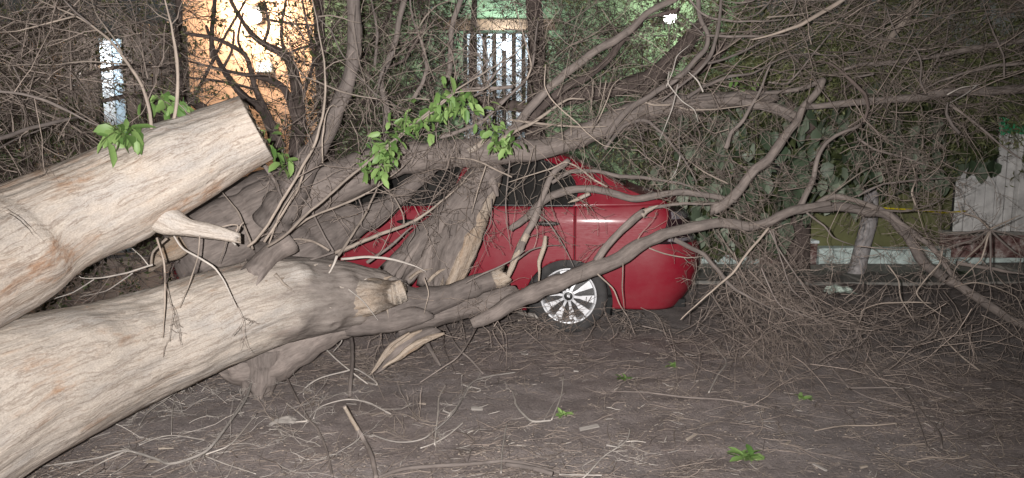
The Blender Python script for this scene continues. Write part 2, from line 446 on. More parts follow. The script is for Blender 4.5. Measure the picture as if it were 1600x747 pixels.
F = np.array([(2 * i, 2 * i + 2, 2 * i + 3, 2 * i + 1) for i in range(n - 1)])
V2 = V + np.array((0, 0.012, 0)); F2 = F[:, ::-1] + len(V)
o = mesh_np('green_strip', np.vstack([V, V2]) - np.array((6.5, 8.75, 0)), np.vstack([F, F2]), M['greencloth'], hut)

# slim whitewashed trunk in front of the garden wall
def single_tube(name, pts, mat, parent=None, S=14, K=40, gnarl=0.06, seed=1, cap=True, mat2=None, split=None):
    q = spline(pts, K)
    V, F, g, ti, ring = tubes(q[None, :, :3], q[None, :, 3], S, cap)
    rr = np.repeat(q[:, 3], S)
    nz = fbm(np.c_[g[:, 0] / (rr + 1e-6) * 1.3, g[:, 1] / (rr + 1e-6) * 1.3, g[:, 2] / (rr.mean() * 4 + 1e-6)], seed, 3)
    V = V + ring * (nz * rr * gnarl)[:, None] if len(ring) == len(V) else V
    return mesh_np(name, V, F, mat, parent, grain=g, tint=np.full(len(V), random.random()))
def pxt(pts, d, scale=1.0):
    "px,py,width px -> x,y,z,radius ; d: depth or list"
    out = []
    n = len(pts)
    for i, p in enumerate(pts):
        dd = d if not isinstance(d, (tuple, list)) else (d[i] if len(d) == n else d[0] + (d[-1] - d[0]) * i / (n - 1))
        q = P(p[0], p[1], dd); out.append((*q, 0.5 * p[2] * dd / FPX * scale))
    return out
st = empty('slim_tree', tuple(P(1337, 432, 8.2)), label='slim whitewashed tree trunk leaning before the olive garden wall', cat='tree')
tr = single_tube('trunk', pxt([(1333, 438, 34), (1338, 425, 26), (1348, 385, 24), (1360, 330, 22), (1362, 270, 20), (1361, 210, 18), (1357, 150, 16), (1350, 60, 14), (1352, -60, 12)], 8.2), M['whitewash'], None, 12, 60, 0.25, 3)
child_fix(tr, st)
cd = single_tube('cord', pxt([(1362, 324, 3.2), (1395, 326, 3), (1430, 328, 3), (1472, 332, 3), (1510, 330, 3)], [8.05, 8.1, 8.2, 8.4, 8.6]), M['yellow'], None, 6, 30, 0.0)
tag(cd, 'yellow cord tied from the whitewashed trunk towards the hut', 'cord')

# crumpled plastic on the path
def crumple(name, c, sx, sy, h, mat, seed):
    n = 14
    u, v = np.meshgrid(np.linspace(-1, 1, n), np.linspace(-1, 1, n))
    p = np.stack([u.ravel() * sx, v.ravel() * sy, np.zeros(n * n)], 1)
    r = np.clip(1 - (u.ravel() ** 2 + v.ravel() ** 2) * 0.6, 0, 1)
    p[:, 2] = (0.35 + 0.65 * fbm(p * 16, seed, 3)) * h * r + h * .25
    p[:, :2] += 0.03 * np.stack([vnoise(p * 20, seed), vnoise(p * 20, seed + 4)], 1)
    idx = np.arange(n * n).reshape(n, n)
    F = np.stack([idx[:-1, :-1], idx[:-1, 1:], idx[1:, 1:], idx[1:, :-1]], -1).reshape(-1, 4)
    V = np.vstack([p, p - np.array((0, 0, .004))]); F = np.vstack([F, F[:, ::-1] + n * n])
    o = mesh_np(name, V, F, mat, smooth=False); o.location = c
    return o
c = G(1310, 466); tag(crumple('plastic_bag', (c[0], c[1], 0.03), .13, .10, .13, M['plastic'], 4), 'crumpled pale green plastic bag lying by the path', 'plastic bag')

# ------------------------------------------------------------------ houses behind
oh = empty('orange_house', (-4.0, 10.2, 0), label='orange plastered house wall lit by a bright lamp', cat='house')
wl = WY(283, 100, 10.2)[0] + 4.0; wr = WY(492, 100, 10.2)[0] + 4.0
Boxes().box(wl, wr, 0, 0.25, 0, 4.6).build('wall', M['orangewall'], oh)
Boxes().box(wl - .3, wr + .1, -0.5, 0.6, 4.602, 4.75).build('roof_slab', M['timber'], oh, .01)
a = WY(399, 113, 10.1); b = WY(424, 98, 10.1)
mb = Boxes().box(a[0] + 4.0, b[0] + 4.0, -0.09, -0.002, a[2], b[2]).build('white_box', M['whitepaint'], oh, 0.008)  # plain white box for an unidentified white patch on the wall
lp = WY(398, 26, 9.95)
lamp = empty('wall_lamp', tuple(lp), label='bright white lamp shining on the orange house wall', cat='lamp')
def sphere(name, r, mat, parent, sc=(1, 1, 1), n=16, m=10):
    V = [(0, 0, r)]
    th = np.linspace(0, math.pi, m)
    V = np.array([(math.sin(t) * math.cos(f) * sc[0], math.sin(t) * math.sin(f) * sc[1], math.cos(t) * sc[2]) for t in th for f in np.arange(n) * 2 * math.pi / n]) * r
    idx = np.arange(m * n).reshape(m, n)
    F = np.stack([idx[:-1], idx[1:], np.roll(idx, -1, 1)[1:], np.roll(idx, -1, 1)[:-1]], -1).reshape(-1, 4)
    return mesh_np(name, V, F, mat, parent)
sphere('bulb', 0.085, mat_emit('lamp_glow', (1.0, 0.95, 0.85), 60.0), lamp)
Boxes().box(-.06, .06, 0.085, 0.245, -.06, .16).build('bracket', M['trim'], lamp, .006)
def point(name, loc, e, col, r=0.08):
    l = bpy.data.lights.new(name, 'POINT'); l.energy = e; l.color = col; l.shadow_soft_size = r
    o = bpy.data.objects.new(name, l); COL.objects.link(o); o.location = loc; return o
point('lamp_light', (lp[0], lp[1] - 0.14, lp[2]), 190, (1.0, 0.83, 0.63), 0.1)

gh = empty('green_house', (0.3, 10.0, 0), label='pale green house wall with a barred doorway behind the tree', cat='house')
X0, X1 = WY(497, 60, 10.0)[0] - .3, WY(1180, 60, 10.0)[0] - .3
dx0, dx1 = WY(722, 60, 10.0)[0] - .3, WY(838, 60, 10.0)[0] - .3
zl = WY(722, 48, 10.0)[2]
Boxes().box(X0, dx0, 0, .22, 0, 4.4).box(dx1, X1, 0, .22, 0, 4.4).box(dx0, dx1, 0, .22, zl, 4.4).build('wall', M['greenwall'], gh)
Boxes().box(X0 - .1, X1 + .2, -0.6, 0.6, 4.402, 4.55).build('roof_slab', M['timber'], gh, .01)
Boxes().box(dx0 - .25, dx1 + .25, -.06, -.002, zl, zl + .14).build('lintel', M['timber'], gh, .008)
Boxes().box(dx1 + .0, dx1 + .10, -.05, -.002, 0, zl - .002).build('door_post', mat_plain('cream_paint', (.55, .47, .30), .7), gh, .006)
Boxes().box(dx0, dx1, .9, .95, 0, 3.2).build('back_wall', M['fencewood'], gh)
for k in range(7):
    xx = dx0 + .06 + k * (dx1 - dx0 - .12) / 6.6
    Boxes().box(xx, xx + .075, .08, .11, 0.05, zl - .03).build('gate_bar', M['whitepaint'], gh, .004)
Boxes().box(dx0 + .01, dx1 - .01, .112, .135, 1.55, 1.62).box(dx0 + .01, dx1 - .01, .112, .135, .3, .38).build('gate_rail', M['whitepaint'], gh, .004)
lp2 = WY(1047, 27, 9.75)
lamp2 = empty('wall_lamp', tuple(lp2), label='white porch lamp on the pale green house wall', cat='lamp')
sphere('bulb', 0.085, mat_emit('porch_glow', (0.95, 1.0, 0.92), 16.0), lamp2)
Boxes().box(-.05, .05, 0.07, 0.245, -.05, .12).build('bracket', M['trim'], lamp2, .006)
point('porch_light', (lp2[0], lp2[1] - 0.13, lp2[2]), 48, (0.96, 1.0, 0.92), 0.1)
dl = WY(800, 20, 10.5)
lamp3 = empty('ceiling_lamp', (dl[0] - .1, 10.55, zl - .12), label='cool white lamp inside the barred doorway', cat='lamp')
sphere('bulb', 0.06, mat_emit('door_glow', (0.8, 0.9, 1.0), 30.0), lamp3)
single_tube('flex', [(0, 0, .05, .008), (0, 0, .2, .008)], M['trim'], lamp3, 6, 4, 0)
point('doorway_light', (dl[0] - .1, 9.6, zl - .05), 42, (0.75, 0.88, 1.0), 0.05)

# slatted fence and white door between, left
fe = empty('timber_fence', (-5.4, 9.6, 0), label='tall slatted timber fence left of the orange wall', cat='fence')
a = WY(60, 100, 9.6)[0] + 5.4; b = WY(285, 100, 9.6)[0] + 5.4
door0, door1 = WY(157, 100, 9.6)[0] + 5.4, WY(190, 100, 9.6)[0] + 5.4
xx = a - 4.2
while xx < b:
    if not (door0 - .11 < xx < door1):
        Boxes().box(xx, xx + .105, 0, .025, 0.05, 3.0 + random.uniform(-.05, .05), jit=.004).build('slat', M['fencewood'], fe, .003)
    xx += .118
Boxes().box(a - 4.2, door0 - .02, .027, .07, 2.4, 2.5).box(door1 + .02, b, .027, .07, 2.4, 2.5).box(a - 4.2, door0 - .02, .027, .07, .5, .6).box(door1 + .02, b, .027, .07, .5, .6).build('rail', M['timber'], fe)
sd = empty('white_door', ((door0 + door1) / 2 - 5.4, 9.6, 0), label='narrow white door in the timber fence', cat='door')
hw = (door1 - door0) / 2
Boxes().box(-hw, hw * .1, 0, .04, .03, 2.8).build('panel', M['whitepaint'], sd, .004)
Boxes().box(hw * .14, hw, .01, .04, .03, 2.8).build('panel', mat_plain('pale_blue_paint', (.36, .47, .55), .6), sd, .004)
Boxes().box(-hw * .15, -hw * .0, -.03, -.002, 1.3, 1.42).build('handle', M['trim'], sd, .004)
point('door_fill_light', (-5.22, 9.3, 2.5), 32, (0.9, 0.95, 1.0), 0.06)  # unseen lamp added in front of the fence to keep the white door lit

# ------------------------------------------------------------------ twig growing
def unit(v): return v / (np.linalg.norm(v, axis=-1, keepdims=True) + 1e-9)
def grow(st, d, ln, K, wob, droop):
    N = len(st); Pn = np.empty((N, K, 3)); Pn[:, 0] = st; d = unit(d.copy())
    step = (ln / (K - 1))[:, None]
    drift = RNG.normal(0, wob * .5, (N, 3))
    for k in range(1, K):
        d = unit(d + RNG.normal(0, wob, (N, 3)) + drift + np.array((0, 0, -droop)))
        Pn[:, k] = Pn[:, k - 1] + d * step
    return Pn
def kids(Pn, Rn, ln, per, spread, lf, rf, tmin=0.12):
    N, K, _ = Pn.shape
    i = np.repeat(np.arange(N), per)
    t = RNG.uniform(tmin, 0.97, len(i)) * (K - 1)
    k = np.minimum(t.astype(int), K - 2); f = (t - k)[:, None]
    s = Pn[i, k] * (1 - f) + Pn[i, k + 1] * f
    tan = unit(Pn[i, k + 1] - Pn[i, k])
    rnd = RNG.normal(0, 1, s.shape); rnd = unit(rnd - tan * np.sum(rnd * tan, 1, keepdims=True))
    ang = RNG.normal(spread, .22, len(i))[:, None]
    d = tan * np.cos(ang) + rnd * np.sin(ang)
    l = ln[i] * lf * RNG.uniform(.45, 1.25, len(i)) * (1.1 - .6 * t / (K - 1))
    r = Rn[i, k] * rf
    return s, d, l, r
def taper(r, K, end=.35): return r[:, None] * np.linspace(1, end, K)[None]
def spray(st, d, ln, r, wob=.16, droop=.03, per=(4, 3), levels=3, first=True, lf=(.5, .5), spread=.65, minr=.0011):
    "returns list of tube batches"
    out = []
    P1 = grow(st, d, ln, 8, wob, droop); R1 = np.maximum(taper(r, 8), minr)
    if first: out.append((P1, R1, 4))
    if levels >= 2:
        s, dd, l, rr = kids(P1, R1, ln, per[0], spread, lf[0], .62)
        P2 = grow(s, dd, l, 6, wob * 1.1, droop); R2 = np.maximum(taper(rr, 6, .45), minr); out.append((P2, R2, 3))
        if levels >= 3:
            s, dd, l, rr = kids(P2, R2, l, per[1], spread, lf[1], .7)
            P3 = grow(s, dd, l, 4, wob * 1.2, droop); R3 = np.maximum(taper(rr, 4, .6), minr); out.append((P3, R3, 3))
    return out
def batches(bs):
    parts = []
    for Pn, Rn, S in bs:
        V, F, g, ti, _ = tubes(Pn, Rn, S, False)
        parts.append((V, F, g, RNG.uniform(0, 1, len(Pn))[ti]))
    return join(parts)
def twig_mesh(name, bs, mat, parent, kind='stuff'):
    V, F, g, t = batches(bs)
    return mesh_np(name, V, F, mat, parent, grain=g, tint=t, kind=kind)

# ------------------------------------------------------------------ leaves
def leaf_mesh(name, mat, wide=.42, fold=.22, curl=.25, teeth=0.0):
    ts = [0, .18, .42, .68, .88, 1.0]; ws = [0.02, .75, 1.0, .8, .42, 0.0]
    V = []
    for i, (t, wv) in enumerate(zip(ts, ws)):
        tt = 1 + teeth * (1 if i % 2 else -1)
        hw_ = wide * .5 * wv * tt; z = -curl * t * t
        V += [(-hw_, t, z + fold * hw_), (0, t, z), (hw_, t, z + fold * hw_)]
    F = []
    for i in range(len(ts) - 1):
        a = 3 * i
        F += [(a, a + 1, a + 4, a + 3), (a + 1, a + 2, a + 5, a + 4)]
    st_ = len(V); V += [(-.012, -.22, .02), (.012, -.22, .02), (.012, .02, 0), (-.012, .02, 0)]; F.append((st_, st_ + 1, st_ + 2, st_ + 3))
    o = mesh_np(name, V, np.array(F), mat); me = o.data; bpy.data.objects.remove(o)
    return me
LM = [leaf_mesh('leaf', M['leaf'], .46, .3, .25, .12), leaf_mesh('leaf', M['leaf'], .56, .2, .4, .15), leaf_mesh('leaf', M['leaf'], .40, .5, .1, .1)]
HM = [leaf_mesh('leaf', M['leafdark'], .66, .25, .3), leaf_mesh('leaf', M['leafdark'], .55, .4, .5, .15), leaf_mesh('leaf', M['leafdark'], .78, .2, .2, .12)]
def put_leaf(me, p, size, parent, yaw, pitch, roll):
    o = bpy.data.objects.new('leaf', me); COL.objects.link(o)
    m = Matrix.Translation(Vector(p)) @ Matrix.Rotation(yaw, 4, 'Z') @ Matrix.Rotation(pitch, 4, 'X') @ Matrix.Rotation(roll, 4, 'Y') @ Matrix.Diagonal((size, size, size, 1))
    o.parent = parent
    o.matrix_parent_inverse = pinv(parent)
    o.matrix_basis = m
    return o
def leaf_cloud(C, size, aspect=.5, spread=1.0):
    "two-face bent leaves at points C, random facing -> V,F,tint"
    N = len(C)
    a = unit(RNG.normal(0, 1, (N, 3))); b = unit(np.cross(a, RNG.normal(0, 1, (N, 3)))); c = np.cross(a, b)
    s = (size * RNG.uniform(.6, 1.35, N))[:, None]
    h = b * s * aspect * .5
    V = np.stack([C - a * s * .5, C + h + c * s * .1, C + a * s * .5 - c * s * .08, C - h + c * s * .1], 1).reshape(-1, 3)
    F = np.arange(4 * N).reshape(N, 4)
    return V, F, np.repeat(RNG.uniform(0, 1, N), 4)

# ------------------------------------------------------------------ the red car
CAR_TH = R(7)
hub = P(888, 462, 5.62)
car = empty('parked_car', (hub[0] + .84 * math.sin(-CAR_TH) * -1, hub[1] + .84 * math.cos(CAR_TH), 0.0), math.pi - CAR_TH,
            'dusty red saloon car crushed under the fallen tree', 'car')
INTERP = np.interp
def kz(z):
    z = np.asarray(z, float)
    return 1 - .40 * np.clip(.62 - z, 0, 1) ** 2 - 1.55 * np.clip(z - .845, 0, 1) ** 2 - .018 * np.exp(-((z - .80) / .03) ** 2) * 0
def rear_end(z): return INTERP(z, [.15, .24, .34, .5, .64, .72, .82, .92, 1.02], [-.86, -.93, -1.0, -1.05, -1.05, -1.01, -.985, -.94, -.85])
def front_end(z): return INTERP(z, [.15, .3, .5, .62, .75, 1.0], [3.42, 3.5, 3.52, 3.48, 3.35, 3.0])
def body_xyz(u, z, off=0.0):
    "u runs -1.02..3.5 along the car"
    u = np.asarray(u, float); z = np.asarray(z, float)
    t = np.clip((-.42 - u) / .60, 0, 1); tf = np.clip((u - 2.8) / .7, 0, 1)
    wd = .85 * (1 - t ** 4.6) ** (1 / 2.8) * (1 - tf ** 3.2) ** (1 / 2.6)
    s = np.where(u < -.42, -.42 + (u + .42) * ((-.42 - rear_end(z)) / .60), np.where(u > 2.8, 2.8 + (u - 2.8) * ((front_end(z) - 2.8) / .7), u))
    y = wd * kz(z) + off * np.where(wd > .2, 1, .3)
    s = s - off * t * .8 + off * tf * .8
    return np.stack([s, y, z], -1)
def belt(u): return INTERP(u, [-1.02, -.82, -.5, 0, .5, 1.5, 2.25, 2.7, 3.1, 3.5], [1.005, 1.022, 1.005, .985, .98, .972, .955, .90, .83, .70])
def topline(u): return INTERP(u, [-.82, -.62, -.45, -.34, -.12, .04, .2, .45, .75, 1.1, 1.35, 1.6, 1.85, 2.25], [1.03, 1.065, 1.118, 1.185, 1.295, 1.365, 1.405, 1.43, 1.435, 1.425, 1.395, 1.31, 1.19, .957])
ARCH, ARCHZ = .340, .245
def patch(name, ul, ur, zb, zt, mat, parent, nu=40, nv=20, side=1, off=0.0, arches=((0, ARCHZ),), lip=.022, xyz=None, extra=None):
    xyz = xyz or body_xyz
    def one(ul, ur, zb, zt, nu, nv):
        vv = np.linspace(0, 1, nv); aa = np.linspace(0, 1, nu)
        A, Vv = np.meshgrid(aa, vv)
        u0 = np.array([ul(z) if callable(ul) else ul for z in vv])[:, None]; u1 = np.array([ur(z) if callable(ur) else ur for z in vv])[:, None]
        U = u0 + (u1 - u0) * A
        b = np.vectorize(zb)(U) if callable(zb) else np.full_like(U, zb); t = np.vectorize(zt)(U) if callable(zt) else np.full_like(U, zt)
        Z = b + (t - b) * Vv
        keep = np.ones(U.shape, bool)
        for (ax, az) in arches:
            dx, dz = U - ax, Z - az; r = np.hypot(dx, dz) + 1e-6
            ins = r < ARCH; keep &= ~(r < ARCH - 1e-9) 
            U = np.where(ins, ax + dx / r * ARCH, U); Z = np.where(ins, az + dz / r * ARCH, Z)
        pts = xyz(U, Z, off)
        idx = np.arange(U.size).reshape(U.shape)
        F = np.stack([idx[:-1, :-1], idx[:-1, 1:], idx[1:, 1:], idx[1:, :-1]], -1).reshape(-1, 4)
        kf = keep.ravel()[F].any(1)
        F = F[kf]
        return pts.reshape(-1, 3), F
    rects = [(ul, ur, zb, zt, nu, nv)] + (extra or [])
    Vs, Fs, n = [], [], 0
    for r in rects:
        v, f = one(*r)
        # flange: every border edge turned inwards
        e = np.vstack([f[:, [0, 1]], f[:, [1, 2]], f[:, [2, 3]], f[:, [3, 0]]])
        key = np.sort(e, 1); _, inv, cnt = np.unique(key, axis=0, return_inverse=True, return_counts=True)
        be = e[cnt[inv.ravel()] == 1]
        bv = np.unique(be); mp = {int(k): i + len(v) for i, k in enumerate(bv)}
        inn = v[bv].copy(); inn[:, 1] -= lip; 
        fl_ = np.array([(a, b, mp[int(b)], mp[int(a)]) for a, b in be])[:, ::-1] if len(be) else np.zeros((0, 4), int)
        v = np.vstack([v, inn]); f = np.vstack([f, fl_])
        Vs.append(v); Fs.append(f + n); n += len(v)
    v = np.vstack(Vs); f = np.vstack(Fs)
    if side < 0: v = v * np.array((1, -1, 1))
    else: f = f[:, ::-1]
    return mesh_np(name, v, f, mat, parent)
def rect_patch(*a, **k): return patch(*a, arches=(), **k)
def green_xyz(u, z, off=0.0):
    u = np.asarray(u, float); z = np.asarray(z, float)
    base = body_xyz(u, np.full_like(z, .985))
    y = base[..., 1] - .004 - np.clip(z - .985, -.1, 1) * .52 - np.clip(z - 1.22, 0, 1) ** 2 * 1.2 + off
    return np.stack([np.where(u < -.42, base[..., 0], u), y, z], -1)
GAP = .0022
for side in (1, -1):
    # outer panels
    sfr = lambda z: -.045 + .0 * z
    patch('rear_quarter', -1.02, -.045 - GAP, .2, belt, M['paint'], car, 84, 50, side)
    d1 = patch('door', -.045 + GAP, .86 - GAP, .245, lambda u: belt(u) , M['paint'], car, 60, 44, side)
    d2 = patch('door', .86 + GAP, 1.96 - GAP, .245, belt, M['paint'], car, 40, 24, side)
    patch('fender', 1.96 + GAP, 3.5, .2, belt, M['paint'], car, 90, 40, side, arches=((2.6, ARCHZ),))
    patch('sill', .33, 2.26, .165, .245 - GAP, M['paint'], car, 30, 6, side, arches=((0, ARCHZ), (2.6, ARCHZ)), off=-.008)
    # greenhouse shell with pillars
    patch('cabin_side', -.82, 2.25, belt, lambda u: max(topline(u), belt(u) + .002), M['paint'], car, 120, 16, side, arches=(), xyz=green_xyz, lip=.03)
    # windows as polygon grids following the shell
    def window(poly_b, poly_t, parent, nm='window'):
        n, m = 24, 12
        bq = spline([(*p, 0) for p in poly_b], n)[:, :2]; tq = spline([(*p, 0) for p in poly_t], n)[:, :2]
        vv = np.linspace(0, 1, m)[:, None, None]
        UZ = bq[None] * (1 - vv) + tq[None] * vv
        def surf(UZ, off):
            p = green_xyz(UZ[..., 0], UZ[..., 1], off); return p
        pts = surf(UZ, .006).reshape(-1, 3)
        idx = np.arange(n * m).reshape(m, n)
        F = np.stack([idx[:-1, :-1], idx[:-1, 1:], idx[1:, 1:], idx[1:, :-1]], -1).reshape(-1, 4)
        if side < 0: pts = pts * np.array((1, -1, 1))
        else: F = F[:, ::-1]
        wo = mesh_np(nm, pts, F, M['glass'], parent)
        loop = np.vstack([UZ[0], UZ[:, -1][1:], UZ[-1][::-1][1:], UZ[:, 0][::-1][1:-1]])
        lp_ = surf(loop, .008); lp_ = np.vstack([lp_, lp_[:1]])
        if side < 0: lp_ = lp_ * np.array((1, -1, 1))
        V, Fq, g, ti, _ = tubes(lp_[None], np.full((1, len(lp_)), .012), 6, False)
        mesh_np('window_trim', V, Fq, M['trim'], wo)
        return wo
    window([(-.03, .998), (.2, .996), (.5, .996), (.84, .996)], [(-.055, 1.10), (0.0, 1.215), (.10, 1.285), (.28, 1.345), (.5, 1.38), (.71, 1.388)], d1)
    window([(.955, .996), (1.3, .99), (1.7, .985), (2.02, .98)], [(.82, 1.388), (1.1, 1.382), (1.35, 1.345), (1.62, 1.245), (1.9, 1.09), (2.04, 1.01)], d2)
    # handles
    for dd, uu in ((d1, .165), (d2, 1.24)):
        c = body_xyz(uu, .862, .02)
        o = sphere('handle', 1.0, M['trim'], dd, (.098, .020, .020), 20, 12)
        o.location = (c[0], c[1] * side, c[2])
        o2 = sphere('handle_cup', 1.0, M['paint'], dd, (.05, .004, .03), 16, 8); c = body_xyz(uu, .862, .001); o2.location = (c[0], c[1] * side, c[2])
    # tail lamp
    tl = patch('tail_lamp', -1.0, lambda v: -.665 - .165 * v, .715, .990, M['lampsmoke'], car, 20, 14, side, arches=(), off=.008)
    patch('lens', -.99, lambda v: -.80 - .03 * v, .90, .955, M['lampclear'], tl, 10, 8, side, arches=(), off=.014)
    patch('lens', -.985, lambda v: -.74 - .01 * v, .735, .758, M['lampclear'], tl, 10, 5, side, arches=(), off=.014)
    patch('reflector', -.845, -.825, .803, .822, M['reflector'], tl, 4, 4, side, arches=(), off=.02)
    patch('head_lamp', 3.02, 3.40, .60, .74, M['lampclear'], car, 16, 8, side, arches=(), off=.008)
    # dark shell behind the seams, wheel wells
    patch('inner_body', -.98, 3.44, .2, lambda u: belt(u) - .01, M['dark'], car, 80, 20, side, off=-.03, arches=((0, ARCHZ), (2.6, ARCHZ)))
    for ax in (0, 2.6):
        pts = []
        aa = np.linspace(-.35, math.pi + .35, 30)
        V = np.array([(ax + math.cos(t) * (ARCH + .004), yy, ARCHZ + math.sin(t) * (ARCH + .004)) for yy in (.80, .55) for t in aa])
        n = len(aa); F = np.array([(i, i + 1, n + i + 1, n + i) for i in range(n - 1)])
        V[:, 1] *= side
        lw = mesh_np('wheel_well', V, F, M['trim'], car)
        b = Boxes().box(ax - .42, ax + .42, .53 if side > 0 else -.55, .55 if side > 0 else -.53, .1, .72).build('inner_panel', M['dark'], lw)
# top surfaces
def top_sheet(name, u0, u1, mat, inset=0.0, lift=0.0, n=24, zf=None, m=14):
    us = np.linspace(u0, u1, n); vs_ = np.linspace(-1, 1, m)
    V = []
    for u in us:
        z = zf(u) if zf else max(topline(u), belt(u))
        yh = (green_xyz(u, z)[1] if -.82 <= u <= 2.25 else body_xyz(u, z)[1]) - inset
        for v in vs_:
            s = body_xyz(u, z)[0] if not (-.42 <= u <= 2.8) else u
            V.append((s, yh * v, z + lift + .035 * (1 - v * v)))
    V = np.array(V); idx = np.arange(n * m).reshape(n, m)
    F = np.stack([idx[:-1, :-1], idx[:-1, 1:], idx[1:, 1:], idx[1:, :-1]], -1).reshape(-1, 4)
    return mesh_np(name, V, F, mat, car)
top_sheet('roof', .12, 1.42, M['paint'])
top_sheet('rear_window_frame', -.47, .118, M['paint'])
top_sheet('rear_window', -.44, .10, M['glass'], .085, .006)
top_sheet('windscreen', 1.424, 2.25, M['glass'])
top_sheet('trunk_lid', -1.0, -.474, M['paint'], 0, 0)
top_sheet('hood', 2.254, 3.46, M['paint'], 0, 0)
Boxes().box(-.9, 3.3, -.66, .66, .2, .26).build('underbody', M['dark'], car)
# wheels
def lathe(prof, n=48):
    a = np.arange(n) * 2 * math.pi / n
    V = np.array([(r * math.cos(t), y, r * math.sin(t)) for r, y in prof for t in a])
    idx = np.arange(len(prof) * n).reshape(len(prof), n)
    F = np.stack([idx[:-1], np.roll(idx, -1, 1)[:-1], np.roll(idx, -1, 1)[1:], idx[1:]], -1).reshape(-1, 4)
    return V, F
def make_wheel():
    wh = empty('wheel'); wh.parent = car
    V, F = lathe([(.222, -.09), (.25, -.098), (.280, -.098), (.295, -.085), (.300, -.06), (.301, 0), (.300, .06), (.295, .083), (.280, .097), (.250, .103), (.226, .100), (.214, .090)], 64)
    fl2 = V[:, 2] < -.285; V[fl2, 2] = -.285 + (V[fl2, 2] + .285) * .3
    mesh_np('tyre', V, F, M['rubber'], wh)
    V, F = lathe([(.214, .086), (.218, .096), (.211, .099), (.203, .092), (.195, .06), (.19, .0), (.19, -.08)], 56)
    mesh_np('rim', V, F, M['alloy'], wh)
    V, F = lathe([(.195, .028), (.10, .03), (.03, .045), (.0005, .045)], 32)
    mesh_np('disc', V, F, M['alloydark'], wh)  # near-black disc; the shade between the spokes is put into its colour
    bx = Boxes()
    for k in range(10):
        a = 2 * math.pi * k / 10 + .12
        Vs = []
        for (r, hw_, y) in ((.036, .009, .088), (.09, .010, .084), (.11, .016, .083), (.196, .031, .083)):
            Vs += [(r, -hw_, y), (r, hw_, y), (r, hw_ * 1.0, y - .02), (r, -hw_ * 1.0, y - .02)]
        Vs = np.array(Vs); c, s = math.cos(a), math.sin(a)
        Vw = np.stack([Vs[:, 0] * c - Vs[:, 1] * s, Vs[:, 2], Vs[:, 0] * s + Vs[:, 1] * c], 1)
        Fs = []
        for i in range(3):
            p = 4 * i
            for j in range(4): Fs.append((p + j, p + (j + 1) % 4, p + 4 + (j + 1) % 4, p + 4 + j))
        mesh_np('spoke', Vw, np.array(Fs), M['alloy'], wh, smooth=False)
    V, F = lathe([(.048, .07), (.046, .092), (.034, .094)], 28); mesh_np('cap_ring', V, F, M['alloy'], wh)
    V, F = lathe([(.034, .0945), (.030, .097), (.0005, .099)], 28); hc = mesh_np('hub_cap', V, F, M['trim'], wh)
    bm_ = Boxes().box(-.011, -.002, .0985, .101, -.010, .008).box(.0, .010, .0985, .101, -.006, .011).build('emblem', M['alloy'], wh)
    for k in range(5):
        a = 2 * math.pi * k / 5; o = sphere('lug_nut', .008, M['alloydark'], wh, (1, .6, 1), 8, 6); o.location = (.064 * math.cos(a), .066, .064 * math.sin(a))
    return wh
wh0 = make_wheel(); wh0.location = (0, .745, .30)
for (s_, sd_) in ((0, -1), (2.6, 1), (2.6, -1)):
    c = wh0.copy(); COL.objects.link(c); c.parent = car; c.location = (s_, .745 * sd_, .30)
    if sd_ < 0: c.rotation_euler = (0, 0, math.pi)
    for ch in list(wh0.children):
        k = ch.copy(); COL.objects.link(k); k.parent = c

# ------------------------------------------------------------------ the fallen tree
ft = empty('fallen_tree', tuple(P(385, 600, 4.35) * np.array((1, 1, 0))), label='huge fallen pale trunk with broken limbs lying across the red car', cat='tree')
FT_INV = pinv(ft)
def add(o): o.parent = ft; o.matrix_parent_inverse = FT_INV; return o

